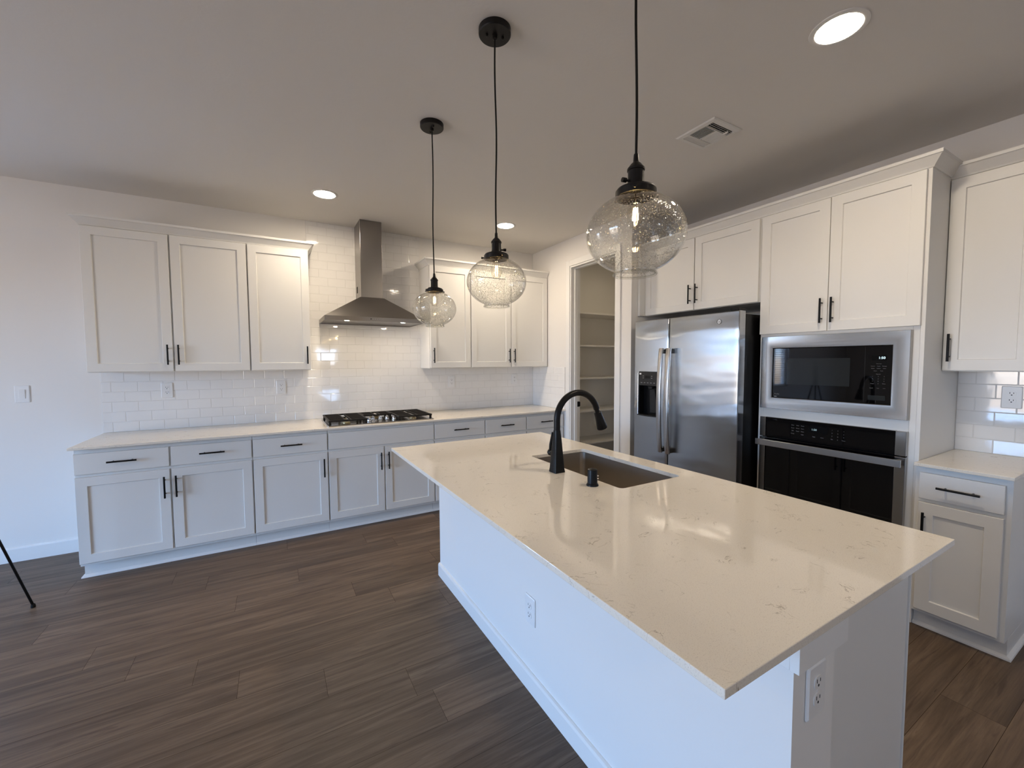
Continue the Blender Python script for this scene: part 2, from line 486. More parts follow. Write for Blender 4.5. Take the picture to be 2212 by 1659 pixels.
# ------------------------------------------------------------------ windows (out of frame, they light the room and show in reflections)
def window(name, wall, a0, a1, z0, z1):
    if wall == 'back': root = sroot(name, (a0, 0.0, z0)); rz = 0
    elif wall == 'rear': root = sroot(name, (a1, YR, z0)); rz = PI
    else: root = sroot(name, (XL, a0, z0)); rz = R90
    root.matrix_basis = root.matrix_basis @ Matrix.Rotation(rz, 4, 'Z')
    w, h = a1 - a0, z1 - z0
    f = NB(); t = 0.045
    for q in ((0, t, 0, h), (w - t, w, 0, h), (t, w - t, 0, t), (t, w - t, h - t, h), (w / 2 - 0.02, w / 2 + 0.02, t, h - t)):
        box(f, q[0], q[1], 0.05, 0.10, q[2], q[3])
    fr = obj('window_frame', f, m_trim, root)
    g = NB(); box(g, t, w / 2 - 0.02, 0.072, 0.078, t, h - t); box(g, w / 2 + 0.02, w - t, 0.072, 0.078, t, h - t)
    obj('pane', g, m_pane, fr)
    return rz
for wdw in WINDOWS: window(*wdw)
def blind(a0, a1, z0, z1, loc, rz, label):
    root = thing('window_blind', label, 'blind', loc, rz)
    w = a1 - a0
    b = NB(); box(b, 0.01, w - 0.01, 0.005, 0.045, z1 - z0 - 0.05, z1 - z0 - 0.004); obj('head_rail', b, m_blind, root)
    b = NB(); n = int((z1 - z0 - 0.06) / 0.042)
    for i in range(n):
        z = 0.03 + i * 0.042
        loft(b, [[(0.012, 0.004, z + 0.004), (0.012, 0.046, z - 0.004), (0.012, 0.046, z - 0.0015), (0.012, 0.004, z + 0.0065)],
                 [(w - 0.012, 0.004, z + 0.004), (w - 0.012, 0.046, z - 0.004), (w - 0.012, 0.046, z - 0.0015), (w - 0.012, 0.004, z + 0.0065)]])
    obj('slats', b, m_blind, root)
for nm, w, a0, a1, z0, z1 in WINDOWS:
    if nm == 'window_1': blind(a0, a1, z0, z1, (a0, 0, z0), 0, 'white slatted blind in the window left of the light switch')
    if nm == 'window_4': blind(a0, a1, z0, z1, (a1, YR, z0), PI, 'white slatted blind in the rear window behind the island')

# ------------------------------------------------------------------ pantry doorway
door = sroot('door_1', (XP, DY1, 0))
cw, ct = 0.062, 0.014
b = NB()
box(b, XP - ct, XP, DY1, DY1 + cw, 0, DZ + cw); box(b, XP - ct, XP, DY0 - cw, DY0, 0, DZ + cw); box(b, XP - ct, XP, DY0, DY1, DZ, DZ + cw)
obj('casing', b, m_trim, door, bevel=0.003, local=False)
b = NB(); jx0, jx1 = XP - 0.004, XP + 0.122
box(b, jx0, jx1, DY1 - 0.016, DY1 - 0.0005, 0, DZ - 0.016); box(b, jx0, jx1, DY0 + 0.0005, DY0 + 0.016, 0, DZ - 0.016); box(b, jx0, jx1, DY0 + 0.0005, DY1 - 0.0005, DZ - 0.016, DZ - 0.0005)
obj('jamb', b, m_trim, door, bevel=0.0015, local=False)
b = NB(); sx0, sx1 = XP + 0.042, XP + 0.078
box(b, sx0, sx1, DY1 - 0.028, DY1 - 0.0165, 0, DZ - 0.028); box(b, sx0, sx1, DY0 + 0.0165, DY0 + 0.028, 0, DZ - 0.028); box(b, sx0, sx1, DY0 + 0.017, DY1 - 0.017, DZ - 0.028, DZ - 0.0165)
obj('door_stop', b, m_trim, door, bevel=0.0015, local=False)
b = NB(); box(b, XP + 0.084, XP + 0.118, DY1 - 0.0185, DY1 - 0.0165, 0.93, 0.987); box(b, XP + 0.112, XP + 0.124, DY1 - 0.021, DY1 - 0.0165, 0.935, 0.982)
obj('strike_plate', b, m_black, door, local=False)
for z, lab in ((0.418, 'lowest white shelf in the open pantry'), (0.822, 'second white pantry shelf from the bottom'), (1.228, 'middle white shelf of the five in the pantry'),
               (1.628, 'second white pantry shelf from the top'), (2.024, 'topmost white shelf in the open pantry')):
    b = NB(); box(b, XP + 0.14, 5.385, -0.40, -0.013, z - 0.019, z)
    s = obj('pantry_shelf', b, m_shelf, None, bevel=0.001); tag(s, lab, 'shelf', 'pantry shelves')

# ------------------------------------------------------------------ backsplash tiles
def tile_field(bm, put, ranges, z0, z1, tw, rh, ph_even, ph_odd, rnd):
    """put(u, z, d) -> point, d is distance out of the wall; ranges(zrow)->(u0,u1)"""
    r = 0; z = z0; g = 0.0012
    while z < z1 - 0.004:
        zt = min(z + rh, z1); u0, u1 = ranges(z)
        ph = ph_even if r % 2 == 0 else ph_odd
        k = math.floor((u0 - ph) / tw); u = ph + k * tw
        while u < u1 - 0.002:
            a, b_ = max(u, u0), min(u + tw, u1); u += tw
            if b_ - a < 0.004: continue
            t1, t2 = rnd.uniform(-0.00022, 0.00022), rnd.uniform(-0.00022, 0.00022)
            d, c = 0.0080, 0.0022
            def P(uu, zz, dd):
                fu = (uu - a) / (b_ - a) - 0.5; fz = (zz - z) / (zt - z) - 0.5
                return put(uu, zz, dd + t1 * fu * 2 + t2 * fz * 2)
            o = [P(a + g, z + g, 0.004), P(b_ - g, z + g, 0.004), P(b_ - g, zt - g, 0.004), P(a + g, zt - g, 0.004)]
            m = [P(a + g, z + g, d - 0.0014), P(b_ - g, z + g, d - 0.0014), P(b_ - g, zt - g, d - 0.0014), P(a + g, zt - g, d - 0.0014)]
            i = [P(a + g + c, z + g + c, d), P(b_ - g - c, z + g + c, d), P(b_ - g - c, zt - g - c, d), P(a + g + c, zt - g - c, d)]
            loft(bm, [o, m, i], False, True)
        z += rh; r += 1
rnd = random.Random(5)
ZT = 0.8949; ZU = 1.3667
TX0, TX1 = 1.4046, 2.4807
b = NB()
tile_field(b, lambda u, z, d: (u, -d, z), lambda z: (-0.049, 3.904) if z < 1.36 else (TX0, TX1), ZT + 0.0005, ZC - 0.001, 0.1572, 0.0787, 0.009, 0.0876, rnd)
obj('backsplash_tile', b, m_tile, wall_back)
b = NB(); box(b, -0.049, 3.908, -0.0070, -0.0002, ZT + 0.0005, 1.372); box(b, TX0, TX1, -0.0070, -0.0002, 1.372, ZC - 0.0005)
obj('grout', b, m_grout, wall_back)
b = NB()
tile_field(b, lambda u, z, d: (XP - d, -u, z), lambda z: (0.009, 0.655), ZT + 0.0005, 1.3670, 0.1572, 0.0787, 0.08, 0.0014, rnd)
obj('backsplash_tile', b, m_tile, wall_pantry)
b = NB(); box(b, XP - 0.007, XP - 0.0002, -0.656, -0.007, ZT + 0.0005, 1.367); obj('grout', b, m_grout, wall_pantry)
b = NB()
tile_field(b, lambda u, z, d: (XR - d, -u, z), lambda z: (3.5360, 3.905), ZT + 0.0005, 1.3670, 0.1572, 0.0787, 3.688, 3.610, rnd)
obj('backsplash_tile', b, m_tile, wall_right)
b = NB(); box(b, XR - 0.007, XR - 0.0002, -3.906, -3.536, ZT + 0.0005, 1.367); obj('grout', b, m_grout, wall_right)

# ------------------------------------------------------------------ cabinets
FT = 0.019          # thickness of doors in front of the face frame
def shaker(x0, x1, z0, z1, st=0.058):
    bm = NB()
    def R(i, y): return [(x0 + i, y, z0 + i), (x1 - i, y, z0 + i), (x1 - i, y, z1 - i), (x0 + i, y, z1 - i)]
    loft(bm, [R(0, FT - 0.0004), R(0, 0.0016), R(0.0016, 0), R(st, 0), R(st + 0.0015, 0.003), R(st + 0.003, 0.0085)])
    return bm
def slab(x0, x1, z0, z1):
    bm = NB()
    def R(i, y): return [(x0 + i, y, z0 + i), (x1 - i, y, z0 + i), (x1 - i, y, z1 - i), (x0 + i, y, z1 - i)]
    loft(bm, [R(0, FT - 0.0004), R(0, 0.0016), R(0.0016, 0)])
    return bm
def pull(x, z, vertical, parent):
    bm = NB(); L = 0.0755; s = 0.048; y = -0.031
    if vertical:
        cyl(bm, (x, y, z - L), (x, y, z + L), 0.0058)
        for q in (-s, s): cyl(bm, (x, y, z + q), (x, -0.0002, z + q), 0.0042, 10)
    else:
        cyl(bm, (x - L, y, z), (x + L, y, z), 0.0058)
        for q in (-s, s): cyl(bm, (x + q, y, z), (x + q, -0.0002, z), 0.0042, 10)
    return obj('handle', bm, m_black, parent, smooth=0.7)
def cabinet(name, label, loc, rz, w, depth, z0, z1, doors=(), drawers=(), toe=False, group=None, cat='cabinet', shoe_left=False, shoe_right=False, carcass=None, st=0.058):
    """local frame: x to the right, y into the cabinet (0 = door front), z up"""
    root = thing(name, label, cat, loc, rz, group)
    c = NB(); e = 0.0006
    if carcass: carcass(c)
    else:
        box(c, e, w - e, FT, depth, z0 if not toe else 0.098, z1)
        if toe: box(c, e, w - e, FT + 0.062, depth, 0.0, 0.098)
    obj('carcass', c, m_cab, root, bevel=0.001)
    if toe:
        t = NB(); pr = [(0, 0), (0.016, 0), (0.0145, 0.008), (0.009, 0.014), (0.002, 0.018), (0, 0.018)]
        yk = FT + 0.062
        path = ([(e, depth - 0.02)] if shoe_left else []) + [(e, yk), (w - e, yk)] + ([(w - e, depth - 0.02)] if shoe_right else [])
        sweep_profile(t, path, pr)
        if shoe_left: pass
        obj('shoe_molding', t, m_trim, root)
    for x0, x1, a, bz, hs, hv in doors:
        d = obj('door', shaker(x0, x1, a, bz, st), m_cab, root)
        if hs:
            x = x0 + 0.027 if hs == 'L' else x1 - 0.027
            z = bz - 0.122 if hv == 'T' else a + 0.124
            pull(x, z, True, d)
    for x0, x1, a, bz, hd in drawers:
        d = obj('drawer', slab(x0, x1, a, bz), m_cab, root)
        if hd: pull((x0 + x1) / 2, (a + bz) / 2 + 0.004, False, d)
    return root
YBF, YUF = -0.6465, -0.3297
Z_DT, Z_DB, Z_RT, Z_RB = 0.846, 0.710, 0.690, 0.118
G = 0.0055
def base_unit(x0, x1, label, cols, **k):
    """cols: list of (xa, xb, door handle side, drawer handle?) in world x"""
    doors = [(xa - x0 + G, xb - x0 - G, Z_RB, Z_RT, hs, 'T') for xa, xb, hs, dr in cols]
    drs = k.pop('drawers', None)
    drawers = [(xa - x0 + G, xb - x0 - G, Z_DB, Z_DT, True) for xa, xb, hs, dr in cols if dr] if drs is None else [(xa - x0 + G, xb - x0 - G, Z_DB, Z_DT, h) for xa, xb, h in drs]
    return cabinet('base_cabinet', label, (x0, YBF, 0), 0, x1 - x0, -YBF - 0.009, 0, 0.8775, doors, drawers, True, **k)
X0 = -0.0335
base_unit(X0, 0.9474, 'white base cabinet at the left end of the range wall, two drawers over two doors', [(X0 - 0.004, 0.4555, 'R', 1), (0.4555, 0.9474, 'L', 1)], shoe_left=True)
base_unit(0.9474, 1.477, 'white single-door base cabinet just left of the cabinet under the gas cooktop', [(0.9474, 1.477, 'R', 1)])
base_unit(1.477, 2.3944, 'white two-door base cabinet under the gas cooktop with a plain front panel', [(1.477, 1.9346, 'R', 0), (1.9346, 2.3944, 'L', 0)], drawers=[(1.477, 2.3944, False)])
base_unit(2.3944, 2.9242, 'white single-drawer base cabinet just right of the gas cooktop cabinet', [(2.3944, 2.9242, 'L', 1)])
base_unit(2.9242, 3.9110, 'white two-drawer base cabinet at the right end of the range wall, against the pantry wall', [(2.9242, 3.412, 'R', 1), (3.412, 3.9, 'L', 1)])
def upper_unit(x0, x1, label, cols):
    doors = [(xa - x0 + G, xb - x0 - G, ZU + 0.006 - ZU, 2.393 - ZU, hs, 'B') for xa, xb, hs in cols]
    return cabinet('upper_cabinet', label, (x0, YUF, ZU), 0, x1 - x0, -YUF - 0.009, 0.0, 2.3975 - ZU, doors, ())
upper_unit(-0.0306, 0.947, 'white two-door wall cabinet at the far left of the range wall', [(-0.036, 0.4546, 'R'), (0.4546, 0.947, 'L')])
upper_unit(0.947, 1.3949, 'white single-door wall cabinet just left of the range hood', [(0.947, 1.4000, 'R')])
upper_unit(2.4736, 2.9246, 'white single-door wall cabinet just right of the range hood', [(2.4736 + 0.004, 2.9246, 'L')])
upper_unit(2.9246, 3.9035, 'white two-door wall cabinet in the corner beside the pantry', [(2.9246, 3.413, 'R'), (3.413, 3.9035, 'L')])

CROWN = [(0, 0), (0.005, 0), (0.009, 0.008), (0.040, 0.047), (0.047, 0.050), (0.047, 0.066), (0, 0.066)]
def crown(path, z, label):
    b = NB(); sweep_profile(b, path, [(o, z + zz) for o, zz in CROWN])
    o = obj('crown_molding', b, m_cab, None); tag(o, label, 'molding'); return o
yf = YUF + FT - 0.0002
crown([(-0.0306, -0.009), (-0.0306, yf), (1.3949, yf), (1.3949, -0.009)], 2.3980, 'white crown molding on top of the wall cabinets left of the hood')
crown([(2.4736, -0.009), (2.4736, yf), (3.9035, yf)], 2.3980, 'white crown molding on top of the wall cabinets right of the hood')
XT = 4.056
crown([(XT + FT, -1.6315), (XT + FT, -3.5356), (4.3360, -3.5356)], 2.4185, 'long white crown molding above the refrigerator and oven cabinets')
crown([(4.3405 + FT, -3.5370), (4.3405 + FT, -3.872), (XR - 0.001, -3.872)], 2.4115, 'short white crown molding above the wall cabinet right of the oven')

# right wall: cabinet over the refrigerator, oven tower, wall cabinet, base cabinet
frc = cabinet('refrigerator_cabinet', 'white two-door cabinet above the stainless refrigerator', (XT, -1.6315, 1.838), -R90, 2.6880 - 1.6315, XR - XT - 0.001, 0, 2.4180 - 1.838,
        [(1.658 - 1.6315, 2.1610 - 0.004 - 1.6315, 0.003, 2.412 - 1.838, 'R', 'B'), (2.1610 + 0.004 - 1.6315, 2.672 - 1.6315, 0.003, 2.412 - 1.838, 'L', 'B')])
b = NB(); box(b, 0.0006, 0.0250, -0.066, FT - 0.0003, 0, 2.4180 - 1.838); obj('filler', b, m_cab, frc, bevel=0.001)
TY = 2.6882; TW = 3.5356 - TY; TD = XR - XT - 0.001
def tower_carcass(c):
    f0 = FT
    box(c, 0.0006, 0.019, f0, TD, 0.0, 2.418); box(c, TW - 0.019, TW - 0.0006, f0, TD, 0.0, 2.418)       # sides
    box(c, 0.019, TW - 0.019, TD - 0.012, TD, 0.0, 2.418)                                                # back
    for z0, z1 in ((2.39, 2.418), (1.600, 1.622), (1.050, 1.090), (0.300, 0.322), (0.098, 0.117)): box(c, 0.019, TW - 0.019, f0 + 0.0205, TD - 0.012, z0, z1)
    box(c, 0.0192, 0.0330, f0, f0 + 0.02, 0.098, 2.418); box(c, TW - 0.0480, TW - 0.0192, f0, f0 + 0.02, 0.098, 2.418)   # stiles
    for z0, z1 in ((1.584, 2.418), (1.034, 1.112), (0.290, 0.331), (0.098, 0.126)): box(c, 0.0332, TW - 0.0482, f0, f0 + 0.02, z0, z1)   # rails
    box(c, 0.019, TW - 0.019, FT + 0.062, FT + 0.08, 0.0, 0.098)
tm = 3.0956 - TY
cabinet('oven_cabinet', 'tall white cabinet tower holding the microwave and wall oven', (XT, -TY, 0), -R90, TW, TD, 0, 2.418,
        [(0.002, tm - 0.002, 1.611, 2.412, 'R', 'B'), (tm + 0.002, 3.519 - TY, 1.611, 2.412, 'L', 'B')],
        [(0.006, 3.519 - TY, 0.122, 0.296, True)], carcass=tower_carcass)
XUF = 4.3405
cabinet('upper_cabinet', 'white single-door wall cabinet right of the oven tower, above the short counter', (XUF, -3.5362, ZU), -R90, 3.872 - 3.5362, XR - XUF - 0.001, 0, 2.411 - ZU,
        [(0.002, 3.862 - 3.5362, 0.005, 2.405 - ZU, 'L', 'B')])
XBF = 4.0165
cabinet('base_cabinet', 'narrow white base cabinet right of the oven tower', (XBF, -3.5362, 0), -R90, 3.872 - 3.5362, XR - XBF - 0.001, 0, 0.8775,
        [(0.020, 3.850 - 3.5362, Z_RB, Z_RT, 'L', 'T')], [(0.020, 3.850 - 3.5362, Z_DB, Z_DT, True)], True, shoe_right=True)

# ------------------------------------------------------------------ worktops
ZB = 0.8780
b = NB(); box(b, -0.0487, XP - 0.0005, -0.6786, -0.0005, ZB, ZT)
tag(obj('countertop', b, m_quartz, None, bevel=0.002), 'long pale quartz worktop under the range hood', 'countertop')
b = NB(); box(b, 4.0005, XR - 0.0005, -3.8785, -3.5370, ZB, ZT)
tag(obj('countertop', b, m_quartz, None, bevel=0.002), 'short pale quartz worktop right of the oven tower', 'countertop')

# island
IX0, IX1, IY0, IY1 = 1.7325, 2.8602, -3.9556, -1.7361
SX0, SX1, SY0, SY1 = 2.3630, 2.7420, -3.0840, -2.3750
def slab_with_hole(outer, hole, z0, z1):
    bm = NB()
    lo, hi = {}, {}
    def loop(pts, z):
        vs = [bm.verts.new((x, y, z)) for x, y in pts]
        es = [bm.edges.new((vs[i], vs[(i + 1) % len(vs)])) for i in range(len(vs))]
        return vs, es
    for z, d in ((z0, lo), (z1, hi)):
        ov, oe = loop(outer, z); hv, he = loop(hole, z)
        bmesh.ops.triangle_fill(bm, edges=oe + he, use_beauty=True)
        d['o'], d['h'] = ov, hv
    bridge(bm, lo['o'], hi['o']); bridge(bm, lo['h'], hi['h'])
    return bm
hole = rrect(SX0, SX1, SY0, SY1, 0.022)
b = slab_with_hole([(IX0, IY0), (IX1, IY0), (IX1, IY1), (IX0, IY1)], hole, ZB - 0.002, ZT)
tag(obj('countertop', b, m_quartz, None, bevel=0.0015), 'large pale veined quartz top of the kitchen island', 'countertop')

isl = thing('kitchen_island', 'white kitchen island base with panelled half wall in the foreground', 'island', (2.041, -3.913, 0))
WX = 2.041; WY0, WY1 = -3.913, -1.742; WT = 2.222
b = NB(); box(b, WX, WT, WY0, WY1, 0, 0.8755); obj('half_wall', b, m_wall, isl, local=False)
b = NB(); sweep_profile(b, [(WT, WY0), (WX, WY0), (WX, WY1)][::-1], [(o, z) for o, z in [(0, 0), (0.015, 0), (0.015, 0.072), (0.011, 0.082), (0.004, 0.0845), (0, 0.0845)]][::1])
obj('baseboard', b, m_trim, isl, local=False)
b = NB(); box(b, WX - 0.019, WT + 0.016, WY0 - 0.019, WY0 - 0.0002, 0.786, 0.8755); box(b, WX - 0.019, WX - 0.0002, WY0 - 0.0002, WY1, 0.786, 0.8755)
obj('apron_trim', b, m_trim, isl, bevel=0.001, local=False)
b = NB()
ex0, ex1, ey0, ey1 = WT + 0.0005, 2.8060, -3.872, -1.745
box(b, ex0, ex1, ey0, ey0 + 0.019, 0.0, 0.8755); box(b, ex0, ex1, ey1 - 0.019, ey1, 0.0, 0.8755)          # end panels
box(b, ex0, ex1 - 0.001, ey0 + 0.019, ey1 - 0.019, 0.098, 0.116)                                          # deck
box(b, ex1 - 0.08, ex1 - 0.062, ey0 + 0.019, ey1 - 0.019, 0.0, 0.098)
for yy in (-3.30, -3.145, -2.315): box(b, ex0, ex1 - 0.001, yy - 0.009, yy + 0.009, 0.116, 0.8755)
box(b, ex1 - 0.02, ex1, ey0 + 0.019, ey1 - 0.019, 0.846, 0.8755); box(b, ex1 - 0.02, ex1, ey0 + 0.019, ey1 - 0.019, 0.69, 0.71)
obj('carcass', b, m_cab, isl, bevel=0.001, local=False)
b = NB(); box(b, 2.8062, 2.8105, -3.8780, -3.8510, 0.10, 0.8755); obj('filler_strip', b, m_trim, isl, bevel=0.002, local=False)
cols = [(-3.849, -3.50), (-3.495, -3.15), (-3.145, -2.73), (-2.725, -2.32), (-2.315, -1.75)]
for i, (ya, yb) in enumerate(cols):
    w = yb - ya
    for nm, z0, z1, hd in (('door', Z_RB, Z_RT, True), ('drawer', Z_DB, Z_DT, i not in (2, 3))):
        bm = shaker(0.004, w - 0.004, z0, z1) if nm == 'door' else slab(0.004, w - 0.004, z0, z1)
        T = Matrix.Translation((2.8210, ya, 0)) @ Matrix.Rotation(R90, 4, 'Z')
        bm.transform(T); d = obj(nm, bm, m_cab, isl, local=False)
        if hd:
            h = pull(w / 2 if nm == 'drawer' else (0.03 if i % 2 else w - 0.03), (z0 + z1) / 2 if nm == 'drawer' else z1 - 0.122, nm == 'door', d)
            h.matrix_local = Matrix.Translation(-Vector(isl.location)) @ T

# sink
sink = thing('sink', 'undermount stainless steel sink set into the island top', 'sink', (2.5525, -2.7295, 0.652))
b = NB()
def rr(i, z, r): return [(x, y, z) for x, y in rrect(SX0 - 0.006 + i, SX1 + 0.006 - i, SY0 - 0.006 + i, SY1 + 0.006 - i, r)]
loft(b, [rr(-0.02, ZB - 0.0045, 0.04), rr(0, ZB - 0.0045, 0.028), rr(0.004, 0.70, 0.03), rr(0.010, 0.672, 0.035), rr(0.03, 0.662, 0.03), rr(0.12, 0.658, 0.02)], False, True)
obj('bowl', b, m_sink, sink, smooth=0.9, local=False)
b = NB(); lathe(b, [(0.057, 0.0), (0.055, 0.004), (0.040, 0.002), (0.036, -0.001)], 28, (2.5525, -2.7295, 0.6582)); obj('drain', b, m_steel, sink, smooth=0.6, local=False)

# faucet
fx, fy = 2.290, -2.727
fau = thing('faucet', 'matte black gooseneck pull-down faucet at the island sink', 'faucet', (fx, fy, ZT))
def sq(h, z, r=0.006): return [(x, y, z) for x, y in rrect(-h, h, -h, h, min(r, h * 0.98), 4)]
b = NB()
loft(b, [sq(0.0285, 0.0, 0.003), sq(0.0285, 0.004, 0.003), sq(0.0265, 0.02, 0.004), sq(0.0225, 0.09, 0.006), sq(0.0190, 0.16, 0.010), sq(0.0168, 0.205, 0.0160)])
obj('body', b, m_black, fau, smooth=0.5)
ar, zc_ = 0.128, 1.1480 - ZT
pts = [(0, 0, 0.2055), (0, 0, 0.23)] + [(ar - ar * math.cos(t), 0, zc_ + ar * math.sin(t)) for t in [math.radians(a) for a in range(0, 163, 6)]]
b = NB(); tube(b, pts, 0.0158, 16); obj('spout', b, m_black, fau, smooth=0.6)
pe = Vector(pts[-1]); dr = (Vector(pts[-1]) - Vector(pts[-2])).normalized()
b = NB(); tube(b, [pe + dr * 0.0005, pe + dr * 0.016], [0.0125, 0.0125], 16)
tube(b, [pe + dr * q for q in (0.016, 0.018, 0.06, 0.104, 0.110)], [0.0165, 0.0185, 0.0225, 0.0285, 0.0265], 20)
obj('spray_head', b, m_black, fau, smooth=0.5)
b = NB(); cyl(b, (-0.004, 0.019, 0.088), (-0.004, 0.040, 0.088), 0.0135, 16); lathe(b, [(0.002, -0.0175), (0.0125, -0.0125), (0.0178, 0), (0.0125, 0.0125), (0.002, 0.0175)], 18, (-0.004, 0.048, 0.088))
hd = obj('handle', b, m_black, fau, smooth=0.9)
b = NB(); tube(b, [(-0.004, 0.050, 0.094), (-0.004, 0.046, 0.13), (-0.004, 0.036, 0.165), (-0.004, 0.030, 0.190)], [0.0085, 0.0080, 0.0070, 0.0055], 12)
obj('lever', b, m_black, hd, smooth=0.9)

agc = thing('air_gap_cap', 'small black cylindrical air gap cap on the island beside the sink', 'sink accessory', (2.291, -2.985, ZT))
b = NB(); lathe(b, [(0.0265, 0), (0.0265, 0.004), (0.0235, 0.009), (0.0215, 0.012), (0.0215, 0.066), (0.0195, 0.0705), (0.012, 0.073), (0.001, 0.0735)], 28); obj('cap', b, m_black, agc, smooth=0.6)
b = NB()
for z in (0.030, 0.042): box(b, 0.0095, 0.0165, -0.0208, -0.0160, z, z + 0.005)
obj('vent_slot', b, m_chrome, agc)

# ------------------------------------------------------------------ cooktop
ct_ = thing('gas_cooktop', 'five-burner stainless gas cooktop with black cast iron grates', 'cooktop', (1.940, -0.37, ZT))
b = NB()
cx0, cx1, cy0, cy1 = -0.460, 0.460, -0.262, 0.256
loft(b, [[(x, y, 0.0003) for x, y in rrect(cx0, cx1, cy0, cy1, 0.012)], [(x, y, 0.007) for x, y in rrect(cx0, cx1, cy0, cy1, 0.012)],
         [(x, y, 0.010) for x, y in rrect(cx0 + 0.006, cx1 - 0.006, cy0 + 0.006, cy1 - 0.006, 0.010)], [(x, y, 0.0075) for x, y in rrect(cx0 + 0.02, cx1 - 0.02, cy0 + 0.02, cy1 - 0.02, 0.01)]])
obj('pan', b, m_steel, ct_, smooth=0.4)
def burner(x, y, r):
    b = NB(); lathe(b, [(r * 1.15, 0.0), (r * 1.1, 0.008), (r * 0.85, 0.012), (r * 0.85, 0.016), (r * 0.2, 0.016)], 28, (x, y, 0.0078)); o = obj('burner', b, m_brass, ct_, smooth=0.5)
    b = NB(); lathe(b, [(r * 0.9, 0.0), (r * 0.95, 0.004), (r * 0.8, 0.0085), (r * 0.1, 0.009)], 28, (x, y, 0.0239)); obj('burner_cap', b, m_iron, o, smooth=0.5)
for x, y, r in ((-0.295, -0.125, 0.030), (-0.295, 0.125, 0.036), (0, 0.125, 0.048), (0.295, 0.125, 0.036), (0.295, -0.125, 0.030)): burner(x, y, r)
def grate(x0, x1, y0, y1, nx):
    b = NB(); zt, zb, t = 0.050, 0.036, 0.0065
    def bar(xa, xb, ya, yb): box(b, xa, xb, ya, yb, zb, zt)
    bar(x0, x1, y0, y0 + 2 * t); bar(x0, x1, y1 - 2 * t, y1); bar(x0, x0 + 2 * t, y0 + 2 * t, y1 - 2 * t); bar(x1 - 2 * t, x1, y0 + 2 * t, y1 - 2 * t)
    n = max(2, int((y1 - y0) / 0.052)); cxm = (x0 + x1) / 2
    for k in range(1, n):
        y = y0 + (y1 - y0) * k / n
        bar(x0 + 2 * t, cxm - 0.020, y - t * 0.9, y + t * 0.9); bar(cxm + 0.020, x1 - 2 * t, y - t * 0.9, y + t * 0.9)
    for dx in (-0.024, 0.024): bar(cxm + dx - t * 0.8, cxm + dx + t * 0.8, y0 + 2 * t, y1 - 2 * t)
    for px in (x0 + 0.003, x1 - 0.021):
        for py in (y0 + 0.003, y1 - 0.021): box(b, px, px + 0.018, py, py + 0.018, 0.0078, zb + 0.002)
    return obj('grate', b, m_iron, ct_, bevel=0.0015)
grate(-0.448, -0.134, -0.236, 0.236, 5)
grate(-0.131, 0.131, 0.006, 0.236, 3)
grate(0.134, 0.448, -0.236, 0.236, 5)
for x, y in ((-0.102, -0.120), (-0.052, -0.040), (0.010, -0.060), (0.070, -0.068), (0.118, -0.134)):
    b = NB(); lathe(b, [(0.021, 0.0), (0.021, 0.004), (0.0165, 0.007), (0.0155, 0.026), (0.0135, 0.030), (0.001, 0.031)], 24, (x, y, 0.0078))
    k = obj('knob', b, m_chrome, ct_, smooth=0.5)
    b = NB(); box(b, x - 0.0035, x + 0.0035, y - 0.0175, y + 0.0175, 0.020, 0.044); obj('grip', b, m_chrome, k, bevel=0.002)

# ------------------------------------------------------------------ range hood
hood = thing('range_hood', 'stainless steel pyramid range hood on the tiled wall', 'range hood', (1.932, -0.0095, 1.797))
hx = 0.436; hy = -0.478; hz0, hz1, hz2 = 0.0, 0.037, 0.240
chx, chy = 0.0985, -0.282
b = NB()
loft(b, [[(-chx, chy, hz2), (chx, chy, hz2), (chx, 0, hz2), (-chx, 0, hz2)], [(-chx, chy, ZC - 1.797 - 0.001), (chx, chy, ZC - 1.797 - 0.001), (chx, 0, ZC - 1.797 - 0.001), (-chx, 0, ZC - 1.797 - 0.001)]])
ch = obj('chimney', b, m_hood, hood, bevel=0.0015)
b = NB()
for k in range(4): box(b, -chx - 0.0012, -chx - 0.0002, -0.115 + k * 0.013, -0.107 + k * 0.013, 0.30, 0.36)
obj('vent_slot', b, m_void, ch)
b = NB()
loft(b, [[(-hx, hy, hz1), (hx, hy, hz1), (hx, 0, hz1), (-hx, 0, hz1)], [(-chx - 0.008, chy - 0.006, hz2), (chx + 0.008, chy - 0.006, hz2), (chx + 0.008, 0, hz2), (-chx - 0.008, 0, hz2)]])
obj('canopy', b, m_hood, hood, bevel=0.001)
b = NB()
o_ = [[(-hx, hy, z), (hx, hy, z), (hx, 0, z), (-hx, 0, z)] for z in (hz1 - 0.0003, hz0)]
def inn(i, z): return [(-hx + i, hy + i, z), (hx - i, hy + i, z), (hx - i, -i, z), (-hx + i, -i, z)]
loft(b, [o_[0], o_[1], inn(0.012, hz0), inn(0.014, hz0 + 0.006), inn(0.10, hz0 + 0.012)], False, True)
band = obj('band', b, m_hood, hood)
b = NB(); cyl(b, (-0.055, hy - 0.0004, 0.021), (-0.055, hy - 0.003, 0.021), 0.0048, 14); obj('button', b, m_blackplas, hood, smooth=0.6)
b = NB()
for k in range(5): cyl(b, (-0.035 + k * 0.019, hy - 0.0004, 0.020), (-0.035 + k * 0.019, hy - 0.002, 0.020), 0.0030, 10)
obj('button_row', b, m_chrome, hood, smooth=0.6)
for x in (-0.243, 0.255):
    b = NB(); lathe(b, [(0.030, 0.0), (0.028, -0.003), (0.022, -0.002)], 24, (x, -0.392, 0.0100)); lp = obj('lamp', b, m_chrome, hood, smooth=0.6)
    b = NB(); lathe(b, [(0.0215, 0.0), (0.012, -0.0015), (0.001, -0.002)], 24, (x, -0.392, 0.0075)); obj('lens', b, m_hoodlamp, lp, smooth=0.9)

